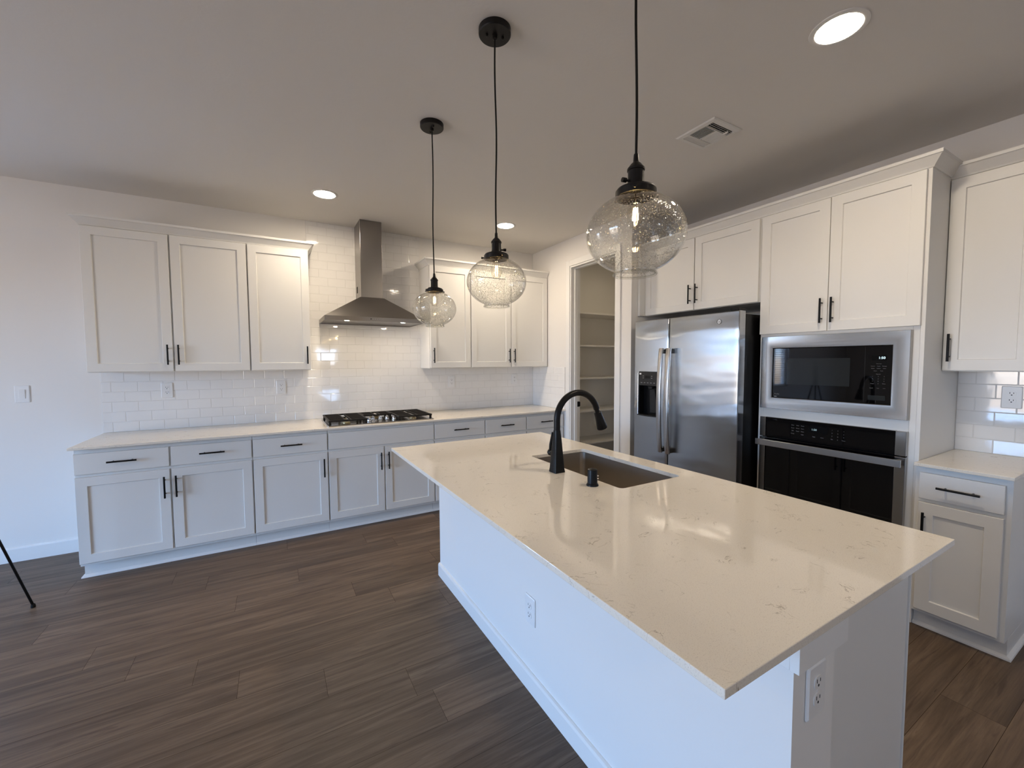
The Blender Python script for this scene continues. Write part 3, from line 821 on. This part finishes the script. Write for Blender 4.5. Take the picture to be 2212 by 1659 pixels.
# ------------------------------------------------------------------ refrigerator  (local: x right, y into wall, z up)
FRX, FRY = 3.850, -1.727
fr = thing('refrigerator', 'stainless side-by-side refrigerator with ice and water dispenser', 'refrigerator', (FRX, FRY, 0), -R90)
FW = 0.938; FH = 1.772
b = NB(); box(b, 0.004, FW - 0.004, 0.085, 0.745, 0.015, 1.752); obj('body', b, m_blackplas, fr, bevel=0.002)
b = NB(); box(b, 0.004, FW - 0.004, 0.05, 0.085, 0.015, 0.095); obj('toe_grille', b, m_blackplas, fr)
def fdoor(x0, x1, sag, cuts=None):
    """door with a bowed front; cuts = (xa, xb, za, zb) opening"""
    bm = NB(); r = 0.009; th = 0.078
    xs = [x0 + r * (1 - math.cos(R90 * k / 4)) for k in range(5)]
    n = 18; xs += [x0 + r + (x1 - x0 - 2 * r) * k / n for k in range(1, n)]
    xs += [x1 - r + r * math.sin(R90 * k / 4) for k in range(5)]
    if cuts: xs = [x for x in xs if abs(x - cuts[0]) > 0.004 and abs(x - cuts[1]) > 0.004] + [cuts[0], cuts[1]]
    xs = sorted(xs)
    def yv(x):
        u = (x - x0) / (x1 - x0); y = sag * (2 * u - 1) ** 2
        if x < x0 + r: y += r - math.sqrt(max(0, r * r - (x0 + r - x) ** 2))
        if x > x1 - r: y += r - math.sqrt(max(0, r * r - (x - x1 + r) ** 2))
        return y
    zs = [0.098, 0.104] + [0.104 + (FH - 0.110) * k / 12 for k in range(1, 12)] + [FH - 0.006, FH]
    if cuts: zs = [z for z in zs if abs(z - cuts[2]) > 0.01 and abs(z - cuts[3]) > 0.01] + [cuts[2], cuts[3]]
    zs = sorted(zs)
    g = [[bm.verts.new((x, yv(x) + (0.006 if z in (zs[0], zs[-1]) else 0), z)) for x in xs] for z in zs]
    for i in range(len(zs) - 1):
        for j in range(len(xs) - 1):
            if cuts and cuts[0] - 1e-6 <= xs[j] and xs[j + 1] <= cuts[1] + 1e-6 and cuts[2] - 1e-6 <= zs[i] and zs[i + 1] <= cuts[3] + 1e-6: continue
            bm.faces.new((g[i][j], g[i][j + 1], g[i + 1][j + 1], g[i + 1][j]))
    bk = [[bm.verts.new((x, th, z)) for x in (x0, x1)] for z in (zs[0], zs[-1])]
    L = [row[0] for row in g]; Rr = [row[-1] for row in g]
    bm.faces.new(L[::-1] + [bk[0][0], bk[1][0]][::1]) if False else None
    bl = [bm.verts.new((x0, th, z)) for z in zs]; br = [bm.verts.new((x1, th, z)) for z in zs]
    for i in range(len(zs) - 1):
        bm.faces.new((L[i], L[i + 1], bl[i + 1], bl[i])); bm.faces.new((Rr[i], br[i], br[i + 1], Rr[i + 1]))
        bm.faces.new((bl[i], bl[i + 1], br[i + 1], br[i]))
    bm.faces.new(g[0] + [br[0], bl[0]]); bm.faces.new(g[-1] + [br[-1], bl[-1]])
    for rw in bk:
        for v in rw: bm.verts.remove(v)
    return bm, yv
# dispenser opening (local x)
DXA, DXB, DZA, DZB = 0.057, 0.268, 0.968, 1.342
bm, yL = fdoor(0.0, 0.3575, 0.007, (DXA, DXB, DZA, DZB))
dl = obj('freezer_door', bm, m_fridge, fr, smooth=0.6)
bm, yR = fdoor(0.3635, FW, 0.010)
drr = obj('refrigerator_door', bm, m_fridge, fr, smooth=0.6)
def fhandle(xc, w, parent):
    b = NB(); rings = []; n = 22; z0, z1 = 0.690, 1.532
    for k in range(n + 1):
        u = k / n; z = z0 + (z1 - z0) * u; s = math.sin(PI * u); y = -0.038 - 0.024 * s ** 0.8
        pts = rrect(xc - w / 2, xc + w / 2, y - 0.010, y + 0.010, 0.0065, 3)
        rings.append([(px, py, z) for px, py in pts])
    loft(b, rings)
    h = obj('handle', b, m_handle, parent, smooth=0.6)
    for z in (0.695, 1.490):
        b = NB(); box(b, xc - w / 2 + 0.003, xc + w / 2 - 0.003, -0.030, 0.009, z, z + 0.035); obj('handle_mount', b, m_panelgrey, h, bevel=0.003)
    return h
fhandle(0.327, 0.040, dl); fhandle(0.400, 0.042, drr)
# dispenser
b = NB(); t = 0.010
box(b, DXA + 0.001, DXB - 0.001, 0.060, 0.066, DZA + 0.001, DZB - 0.001)
box(b, DXA + 0.001, DXA + 0.004, 0.006, 0.060, DZA + 0.001, DZB - 0.001); box(b, DXB - 0.004, DXB - 0.001, 0.006, 0.060, DZA + 0.001, DZB - 0.001)
box(b, DXA + 0.004, DXB - 0.004, 0.006, 0.060, DZA + 0.001, DZA + 0.006)
dn = obj('dispenser', b, m_blackplas, dl)
b = NB(); zs_ = 1.222
top = [(x, z) for x, z in rrect(DXA + 0.004, DXB - 0.004, zs_, DZB - 0.002, 0.012, 4)]
loft(b, [[(x, 0.020, z) for x, z in top], [(x, -0.003, z) for x, z in top]])
box(b, DXA + 0.004, DXB - 0.004, 0.02, 0.058, 1.225, DZB - 0.004)
obj('control_panel', b, m_panelgrey, dn, bevel=0.002)
b = NB(); box(b, 0.130, 0.185, -0.0042, -0.0032, 1.283, 1.308); obj('display', b, m_glassblk, dn)
for k in range(5):
    b = NB(); box(b, 0.083 + k * 0.034, 0.101 + k * 0.034, -0.0040, -0.0032, 1.243, 1.249); obj('button', b, m_mark, dn)
for k in range(2):
    for q in (0.104, 0.196):
        b = NB(); box(b, q, q + 0.012, -0.0040, -0.0032, 1.283 + k * 0.017, 1.289 + k * 0.017); obj('button', b, m_mark, dn)
b = NB(); box(b, 0.068, 0.088, -0.0040, -0.0032, 1.315, 1.328); obj('sticker', b, m_plate, dn)
b = NB(); loft(b, [[(x, y, 1.215) for x, y in rrect(0.145, 0.195, 0.012, 0.040, 0.008)], [(x, y, 1.195) for x, y in rrect(0.150, 0.190, 0.014, 0.038, 0.008)]])
loft(b, [[(0.140, 0.050, 0.99), (0.215, 0.050, 0.99), (0.215, 0.056, 0.99), (0.140, 0.056, 0.99)], [(0.155, 0.030, 1.185), (0.205, 0.030, 1.185), (0.205, 0.036, 1.185), (0.155, 0.036, 1.185)]])
obj('paddle', b, m_panelgrey, dn, bevel=0.001)
b = NB()
cv = [(DXA - 0.006 + (DXB - DXA + 0.012) * k / 12, -0.012 - 0.016 * math.sin(PI * k / 12)) for k in range(13)]
loft(b, [[(x, y, DZA - 0.004) for x, y in cv] + [(DXB + 0.006, 0.006, DZA - 0.004), (DXA - 0.006, 0.006, DZA - 0.004)],
         [(x, y, DZA + 0.004) for x, y in cv] + [(DXB + 0.006, 0.006, DZA + 0.004), (DXA - 0.006, 0.006, DZA + 0.004)]])
obj('drip_tray', b, m_panelgrey, dn, bevel=0.001)
b = NB(); box(b, DXA - 0.007, DXA + 0.003, -0.010, 0.010, DZA, DZB - 0.012); obj('bezel', b, m_handle, dn, bevel=0.003)
# badge
b = NB(); cyl(b, (0.795, yR(0.795) - 0.0022, 1.706), (0.795, yR(0.795) - 0.0002, 1.706), 0.0175, 28)
bd = obj('badge', b, m_badge, drr, smooth=0.6)
b = NB()
for rr_, t_ in ((0.0168, 0.0009), (0.0130, 0.0006)):
    loft(b, [[(0.795 + a * math.cos(2 * PI * k / 32), yR(0.795) - y, 1.706 + a * math.sin(2 * PI * k / 32)) for k in range(32)] for a, y in ((rr_ - t_, 0.0023), (rr_ - t_, 0.0028), (rr_ + t_, 0.0028), (rr_ + t_, 0.0023))], False, False)
obj('badge_ring', b, m_panelgrey, bd)
text('badge_letters', 'GE', 0.0150, (0.795, yR(0.795) - 0.0025, 1.7010), (R90, 0, 0), m_panelgrey, bd, 'CENTER')
b = NB(); box(b, FW - 0.075, FW - 0.012, 0.02, 0.10, FH + 0.001, FH + 0.018); obj('hinge_cover', b, m_blackplas, fr, bevel=0.003)

# ------------------------------------------------------------------ microwave (local like the fridge)
AY = -TY
mw = thing('microwave', 'built-in microwave with wide stainless trim above the wall oven', 'microwave', (XT, AY, 1.104), -R90)
def L_(y): return -y - TY                       # world y -> local x
mx0, mx1, mz0, mz1 = L_(-2.714), L_(-3.490), 0.0005, 0.487
ix0, ix1, iz0, iz1 = L_(-2.786), L_(-3.414), 1.182 - 1.104, 1.5105 - 1.104
b = NB()
def MR(f, y): return [(mx0 + (ix0 - mx0) * f, y, mz0 + (iz0 - mz0) * f), (mx1 + (ix1 - mx1) * f, y, mz0 + (iz0 - mz0) * f), (mx1 + (ix1 - mx1) * f, y, mz1 + (iz1 - mz1) * f), (mx0 + (ix0 - mx0) * f, y, mz1 + (iz1 - mz1) * f)]
loft(b, [MR(0, 0.0185), MR(0, -0.012), MR(0.02, -0.0145), MR(0.25, -0.0143), MR(0.5, -0.0135), MR(0.75, -0.0118), MR(0.95, -0.0092), MR(1.0, -0.0050), MR(1.0, 0.012)], False, False)
obj('trim_frame', b, m_steel, mw, smooth=0.35)
b = NB(); box(b, ix0 - 0.012, ix1 + 0.012, 0.0205, 0.42, 0.020, 0.475); obj('body', b, m_blackplas, mw)
b = NB(); box(b, ix0 + 0.0008, ix1 - 0.0008, 0.0022, 0.0200, iz0 + 0.0008, iz1 - 0.0008)
mdoor = obj('glass_front', b, m_glassblk, mw, bevel=0.001)
b = NB(); box(b, L_(-2.876), L_(-3.221), 0.0012, 0.0020, 1.2735 - 1.104, 1.4435 - 1.104); obj('window', b, m_winblk, mdoor)
b = NB(); box(b, L_(-3.2915), L_(-3.2925), 0.0014, 0.0020, iz0 + 0.002, iz1 - 0.002); obj('door_seam', b, m_panelgrey, mdoor)
rot = (R90, 0, 0)
b = NB(); box(b, L_(-3.322), L_(-3.388), 0.0014, 0.0020, 1.428 - 1.104, 1.458 - 1.104); disp = obj('display', b, m_void, mdoor)
text('clock', '1:50', 0.0185, (L_(-3.352), 0.0012, 1.4365 - 1.104), rot, m_digit, disp, 'LEFT')
def legend(parent, rows, x0, z0, dz, ym, mat, size=0.0062):
    for r, row in enumerate(rows):
        for x, s in row:
            text('button_legend', s, size, (x0 + x, ym, z0 - r * dz), rot, mat, parent, 'CENTER')
pan = L_(-3.355)
legend(mdoor, [[(0, 'Time Cook')], [(-0.026, 'Popcorn'), (0, 'Potato'), (0.026, 'Beverage')], [(-0.026, 'Reheat'), (0, 'Defrost'), (0.026, 'Soften')], [(-0.014, 'Sensor'), (0.014, 'Cook')]], pan, 1.408 - 1.104, 0.0135, 0.0012, m_mark, 0.0052)
legend(mdoor, [[(0, 'Express')], [(-0.026, '1'), (0, '2'), (0.026, '3')], [(-0.026, '4'), (0, '5'), (0.026, '6')], [(-0.026, '7'), (0, '8'), (0.026, '9')], [(-0.026, 'Power'), (0, '0'), (0.026, 'Timer')]], pan, 1.349 - 1.104, 0.0135, 0.0012, m_mark, 0.0062)
legend(mdoor, [[(-0.030, 'Cancel'), (0, 'Start'), (0.028, 'Lock')]], pan, 1.270 - 1.104, 0.0135, 0.0012, m_mark, 0.0056)
b = NB(); box(b, pan - 0.044, pan + 0.034, 0.0010, 0.0020, 1.2025 - 1.104, 1.2300 - 1.104); obj('open_button', b, m_winblk, mdoor, bevel=0.0006)
text('maker_mark', 'Profile', 0.0120, (L_(-2.800), 0.0012, 1.2010 - 1.104), rot, m_mark, mdoor)
b = NB(); box(b, L_(-2.799), L_(-2.815), 0.0012, 0.0018, 1.1870 - 1.104, 1.1890 - 1.104); obj('maker_bar', b, m_plate, mdoor)

# ------------------------------------------------------------------ wall oven
ov = thing('built_in_oven', 'black glass built-in wall oven with a flat stainless handle bar', 'oven', (XT, AY, 0.325), -R90)
oz = 0.325
ox0, ox1 = L_(-2.717), L_(-3.490)
b = NB(); box(b, ox0 + 0.03, ox1 - 0.03, 0.0205, 0.50, 0.010, 0.705); obj('body', b, m_blackplas, ov)
g0, g1 = L_(-2.7545), L_(-3.4435)
b = NB(); box(b, g0, g1, -0.010, 0.0185, 0.909 - oz, 1.043 - oz); op = obj('control_panel', b, m_glassblk, ov, bevel=0.002)
for q0, q1 in ((ox0, g0 - 0.0005), (g1 + 0.0005, ox1)):
    b = NB(); box(b, q0, q1, -0.012, 0.0185, 0.909 - oz, 1.043 - oz); obj('panel_trim', b, m_steel, op, bevel=0.002)
b = NB(); box(b, L_(-3.020), L_(-3.125), -0.0108, -0.0102, 0.975 - oz, 1.012 - oz); od = obj('display', b, m_void, op)
text('clock', '1:50', 0.0175, (L_(-3.036), -0.0111, 0.9875 - oz), rot, m_digit2, od)
xk = L_(-2.957)
legend(op, [[(-0.030, 'Bake'), (0, 'Broil'), (0.028, 'Roast')], [(-0.030, 'Proof'), (0, 'Warm'), (0.028, 'Conv')], [(-0.030, 'Self'), (0, 'Steam'), (0.028, 'Clean')], [(-0.030, 'Probe'), (0.028, 'Light')]], xk, 1.005 - oz, 0.0185, -0.0103, m_mark, 0.0078)
legend(op, [[(0, 'Start'), (0.046, 'Clear')]], L_(-3.050), 0.946 - oz, 0.0185, -0.0103, m_mark, 0.0080)
legend(op, [[(-0.030, '1'), (0, '2'), (0.030, '3')], [(-0.030, '4'), (0, '5'), (0.030, '6')], [(-0.030, '7'), (0, '8'), (0.030, '9')], [(-0.030, 'Set'), (0, '0'), (0.030, 'Timer')]], L_(-3.178), 1.001 - oz, 0.0185, -0.0103, m_mark, 0.0082)
text('maker_mark', 'Profile', 0.0110, (L_(-2.800), -0.0103, 1.0270 - oz), rot, m_panelgrey, op)
b = NB(); box(b, g0, g1, -0.012, 0.0185, 0.015, 0.904 - oz); odr = obj('door', b, m_glassblk, ov, bevel=0.002)
for q0, q1 in ((ox0, g0 - 0.0005), (g1 + 0.0005, ox1)):
    b = NB(); box(b, q0, q1, -0.013, 0.0185, 0.015, 0.904 - oz); obj('door_trim', b, m_steel, odr, bevel=0.002)
b = NB(); box(b, ox0 - 0.004, ox1 - 0.006, -0.062, -0.046, 0.852 - oz, 0.894 - oz)
box(b, ox0 + 0.004, ox0 + 0.026, -0.046, -0.0128, 0.858 - oz, 0.888 - oz); box(b, ox1 - 0.036, ox1 - 0.014, -0.046, -0.0128, 0.858 - oz, 0.888 - oz)
obj('handle', b, m_handle, odr, bevel=0.002)

# ------------------------------------------------------------------ outlets and switch (local: front faces -y)
def outlet_at(loc, rz, label):
    root = thing('power_outlet', label, 'outlet', loc, rz, 'duplex outlets')
    b = NB(); w, h = 0.0385, 0.0615
    def R(i, y): return [(x, y, z) for x, z in rrect(-w + i, w - i, -h + i, h - i, 0.005, 3)]
    loft(b, [R(0, -0.0005), R(0, -0.004), R(0.004, -0.0068)])
    pl = obj('cover_plate', b, m_plate, root, smooth=0.4)
    for s in (-0.0195, 0.0195):
        b = NB()
        pts = [(x * 1.0, z) for x, z in rrect(-0.0172, 0.0172, s - 0.0142, s + 0.0142, 0.0115, 6)]
        loft(b, [[(x, -0.0066, z) for x, z in pts], [(x, -0.0088, z) for x, z in pts]])
        rc = obj('receptacle', b, m_plate, root, smooth=0.5, bevel=0)
        b = NB(); box(b, -0.0082, -0.0058, -0.0092, -0.0086, s + 0.0005, s + 0.0090); box(b, 0.0058, 0.0082, -0.0092, -0.0086, s + 0.0005, s + 0.0080)
        cyl(b, (0, -0.0092, s - 0.0065), (0, -0.0086, s - 0.0065), 0.0030, 10)
        obj('slot', b, m_slot, rc)
    b = NB(); cyl(b, (0, -0.0080, 0), (0, -0.0066, 0), 0.0028, 10); obj('screw', b, m_plate, root, smooth=0.5)
    return root
o1 = outlet_at((0.348, -0.0082, 1.213), 0, 'white outlet on the backsplash under the far left wall cabinet')
for loc, rz, lab in (((1.164, -0.0082, 1.209), 0, 'white outlet on the backsplash under the wall cabinet left of the hood'),
                     ((2.824, -0.0082, 1.212), 0, 'white outlet on the backsplash under the wall cabinet right of the hood'),
                     ((3.634, -0.0082, 1.220), 0, 'white outlet on the backsplash in the corner near the pantry'),
                     ((XR - 0.0082, -3.748, 1.221), -R90, 'white outlet on the tile right of the oven tower'),
                     ((WX - 0.0002, -2.8780, 0.359), -R90, 'white outlet low on the long seating side of the island'),
                     ((2.1300, WY0 - 0.0002, 0.703), 0, 'white outlet on the near end of the island under the counter')):
    dup(o1, loc, rz, lab)
sw = thing('light_switch', 'white rocker light switch on the plain wall left of the cabinets', 'switch', (-0.4685, -0.0002, 1.216))
b = NB(); loft(b, [[(x, y, z) for x, z in rrect(-0.0385 + i, 0.0385 - i, -0.0615 + i, 0.0615 - i, 0.005, 3)] for i, y in ((0, -0.0003), (0, -0.004), (0.004, -0.0066))]); obj('cover_plate', b, m_plate, sw, smooth=0.4)
b = NB(); loft(b, [[(-0.0165, -0.0064, -0.033), (0.0165, -0.0064, -0.033), (0.0165, -0.0064, 0.033), (-0.0165, -0.0064, 0.033)], [(-0.0160, -0.0085, -0.0325), (0.0160, -0.0085, -0.0325), (0.0160, -0.0120, 0.0325), (-0.0160, -0.0120, 0.0325)]]); obj('rocker', b, m_plate, sw, bevel=0.0008)

# ------------------------------------------------------------------ pendants
PX = 1.9100
def pendant(y, zcap, knob_rot, label):
    root = thing('pendant_lamp', label, 'lamp', (PX, y, ZC), knob_rot, 'seeded glass pendants over the island')
    q = zcap - ZC                                 # local z of the shade's top rim
    b = NB(); lathe(b, [(0.064, -0.0005), (0.064, -0.020), (0.061, -0.024), (0.010, -0.0245), (0.0095, -0.036), (0.006, -0.038)], 40); cn = obj('canopy', b, m_bronze, root, smooth=0.5)
    b = NB()
    for s in (-1, 1): lathe(b, [(0.005, -0.0245), (0.005, -0.030), (0.003, -0.032), (0.0005, -0.0325)], 12, (s * 0.032, 0.006 * s, 0))
    obj('screw', b, m_bronze, cn, smooth=0.6)
    top = q + 0.098; n = 24; rd = random.Random(int(-y * 100))
    a1, a2 = rd.uniform(0, 6), rd.uniform(0, 6)
    pts = []
    for k in range(n + 1):
        u = k / n; env = math.sin(PI * u) * 0.0035
        pts.append((env * math.sin(7 * u + a1), env * math.sin(5 * u + a2), -0.037 + (top + 0.037) * u))
    b = NB(); tube(b, pts, 0.0033, 8); obj('cord', b, m_rubber, root, smooth=0.9)
    b = NB(); lathe(b, [(0.0050, 0.102), (0.0058, 0.100), (0.0072, 0.082), (0.0085, 0.081), (0.0130, 0.077), (0.0200, 0.068), (0.0215, 0.066), (0.0215, 0.061), (0.0195, 0.060), (0.0200, 0.030), (0.0210, 0.026), (0.0210, 0.023), (0.0060, 0.0228)], 28, (0, 0, q))
    sk = obj('socket', b, m_bronze, root, smooth=0.5)
    b = NB(); cyl(b, (0.019, 0, q + 0.034), (0.030, 0, q + 0.034), 0.0030, 10); cyl(b, (0.029, 0, q + 0.034), (0.040, 0, q + 0.034), 0.0058, 12); obj('switch_knob', b, m_bronze, sk, smooth=0.6)
    b = NB(); lathe(b, [(0.020, 0.0225), (0.032, 0.0215), (0.046, 0.0165), (0.0500, 0.0110), (0.0505, -0.004), (0.0485, -0.004), (0.0480, 0.009), (0.020, 0.0150)], 36, (0, 0, q)); fc = obj('fitter_cap', b, m_bronze, root, smooth=0.5)
    b = NB()
    for k in range(3):
        t = 0.9 + 2 * PI * k / 3; c, s = math.cos(t), math.sin(t)
        cyl(b, (0.0495 * c, 0.0495 * s, q + 0.003), (0.0590 * c, 0.0590 * s, q + 0.003), 0.0030, 10); cyl(b, (0.0570 * c, 0.0570 * s, q + 0.003), (0.0615 * c, 0.0615 * s, q + 0.003), 0.0046, 10)
    obj('thumb_screw', b, m_bronze, fc, smooth=0.6)
    outer = [(0.0455, 0.007), (0.0460, -0.0030)] + [(0.1220 * math.cos(a), -0.0955 + 0.0980 * math.sin(a)) for a in [math.radians(67.0 - k * 131.0 / 26) for k in range(1, 27)]] + [(0.0520, -0.1865), (0.0512, -0.1900), (0.0514, -0.1945)]
    inner = [(r - 0.0026, z) for r, z in outer[::-1]]
    b = NB(); lathe(b, outer + inner, 56, (0, 0, q), False, False)
    gs = obj('glass_shade', b, m_seeded, root, smooth=1.2)
    b = NB(); loft(b, [circ((0, 0, q - 0.1945 + 0.0034 * math.sin(2 * PI * k / 10)), 0.0516 + 0.0034 * math.cos(2 * PI * k / 10), 48) for k in range(11)], False, False); bmesh.ops.remove_doubles(b, verts=b.verts, dist=1e-6); obj('rim', b, m_rim, gs, smooth=1.2)
    b = NB(); lathe(b, [(0.0125, 0.014), (0.0130, -0.004), (0.0150, -0.018), (0.0205, -0.036), (0.0225, -0.050), (0.0205, -0.066), (0.0130, -0.078), (0.0010, -0.082)], 24, (0, 0, q)); bl = obj('bulb', b, m_bulb, root, smooth=1.2)
    b = NB()
    for k in range(4):
        t = PI / 4 + k * R90; c, s = 0.0062 * math.cos(t), 0.0062 * math.sin(t)
        cyl(b, (c * 0.75, s * 0.75, q - 0.030), (c, s, q - 0.060), 0.0012, 6)
    obj('filament', b, m_fil, bl)
    return root
pendant(-3.580, 1.8470, math.radians(170), 'nearest and largest-looking clear seeded glass globe pendant over the island')
pendant(-2.830, 1.8530, math.radians(-25), 'middle clear seeded glass globe pendant of the three over the island')
pendant(-2.078, 1.8290, math.radians(75), 'farthest clear seeded glass globe pendant, hanging in front of the range hood')

# ------------------------------------------------------------------ recessed lights, ceiling vent
m_lamp_fill = emis('pantry_fill_lens', (1.0, 0.84, 0.62), 14.0)  # weaker glow for the added pantry light
def downlight(x, y, label, lens=None):
    root = thing('recessed_light', label, 'ceiling light', (x, y, ZC), 0, 'recessed ceiling lights')
    b = NB(); lathe(b, [(0.098, -0.0003), (0.097, -0.004), (0.086, -0.007), (0.078, -0.0055), (0.075, -0.0003)], 48, (0, 0, 0), False, False); obj('trim_ring', b, m_vent, root, smooth=0.6)
    b = NB(); lathe(b, [(0.0760, -0.0028), (0.060, -0.0042), (0.030, -0.0050), (0.001, -0.0052)], 48); obj('lens', b, lens or m_lamp, root, smooth=0.9)
downlight(4.80, -0.95, 'added unseen ceiling light inside the open pantry, above its shelves', m_lamp_fill)  # added out of view to brighten the pantry walls and shelf edges
downlight(1.4960, -0.7510, 'lit recessed ceiling light above the counter left of the range hood')
downlight(3.0960, -0.7800, 'lit recessed ceiling light near the pantry corner, behind the middle pendant')
downlight(3.0915, -3.5090, 'lit recessed ceiling light at the upper right, nearest the oven tower')

downlight(0.40, -6.30, 'added unseen fill light over the room behind the camera, on the left')  # unseen lamp added as warm fill for the island's near end
downlight(3.00, -6.30, 'added unseen fill light over the room behind the camera, on the right')  # second unseen lamp added for the same warm fill

downlight(-1.60, -2.60, 'added unseen fill light beyond the left edge of the kitchen')  # added out of view to brighten the left wall and cabinets
vr = thing('ceiling_vent', 'white square air vent grille on the ceiling near the refrigerator', 'air vent', (3.337, -2.769, ZC))
b = NB(); h = 0.126
def VR(i, z): return [(-h + i, -h + i, z), (h - i, -h + i, z), (h - i, h - i, z), (-h + i, h - i, z)]
loft(b, [VR(0, -0.0004), VR(0, -0.003), VR(0.006, -0.008), VR(0.030, -0.010), VR(0.032, -0.004)], False, False)
obj('frame', b, m_vent, vr)
b = NB(); box(b, -h + 0.03, h - 0.03, -h + 0.03, h - 0.03, -0.0022, -0.0006); obj('duct_opening', b, m_void, vr)
def blade(x0, x1, y0, y1, along, tilt, name='blade'):
    b = NB(); t = 0.0010
    if along == 'y':
        k = max(1, round((x1 - x0) / 0.0125))
        for i in range(k):
            x = x0 + (i + 0.5) * (x1 - x0) / k
            loft(b, [[(x - tilt, y, -0.0026), (x + tilt, y, -0.0105), (x + tilt + 2 * t, y, -0.0105), (x - tilt + 2 * t, y, -0.0026)] for y in (y0, y1)])
    else:
        k = max(1, round((y1 - y0) / 0.0125))
        for i in range(k):
            y = y0 + (i + 0.5) * (y1 - y0) / k
            loft(b, [[(x, y - tilt, -0.0026), (x, y + tilt, -0.0105), (x, y + tilt + 2 * t, -0.0105), (x, y - tilt + 2 * t, -0.0026)] for x in (x0, x1)])
    return obj(name, b, m_vent, vr)
i_ = h - 0.034
blade(-i_, -0.004, -0.050, 0.050, 'y', -0.0024); blade(0.004, i_, -0.050, 0.050, 'y', 0.0040)
blade(-i_, i_, -i_, -0.056, 'x', -0.0024); blade(-i_, i_, 0.056, i_, 'x', 0.0040)
b = NB(); box(b, -i_, i_, -0.055, -0.051, -0.0105, -0.0024); box(b, -i_, i_, 0.051, 0.055, -0.0105, -0.0024); box(b, -0.003, 0.003, -0.051, 0.051, -0.0105, -0.0024); obj('divider', b, m_vent, vr)
b = NB(); box(b, 0.052, 0.058, -i_ + 0.006, -i_ + 0.034, -0.020, -0.0106); obj('damper_lever', b, m_vent, vr)

# ------------------------------------------------------------------ tripod at the left edge
tp = thing('tripod', 'thin black tripod leg standing on the floor at the left edge', 'tripod', (-0.402, -1.074, 0))
ax, az = Vector((0, 0, 0)), 1.10
f0 = Vector((-0.164 + 0.402, -0.885 + 1.074, 0.006)); rad = f0.xy.length; a0 = math.atan2(f0.y, f0.x)
for k in range(3):
    t = a0 + k * 2 * PI / 3; ft = Vector((rad * math.cos(t), rad * math.sin(t), 0.012)); apx = Vector((0.03 * math.cos(t), 0.03 * math.sin(t), az - 0.02))
    b = NB(); md = ft.lerp(apx, 0.5)
    tube(b, [ft, md], 0.0065, 10); tube(b, [md, apx], 0.0095, 10); lg = obj('leg', b, m_black, tp, smooth=0.7)
    b = NB(); lathe(b, [(0.010, -0.0118), (0.011, -0.006), (0.009, 0.008), (0.006, 0.010)], 12, tuple(ft)); obj('rubber_foot', b, m_rubber, lg, smooth=0.7)
b = NB(); lathe(b, [(0.030, az - 0.05), (0.036, az - 0.02), (0.036, az), (0.020, az + 0.01), (0.013, az + 0.012), (0.013, az + 0.20), (0.024, az + 0.202), (0.024, az + 0.225)], 20); obj('center_column', b, m_black, tp, smooth=0.6)
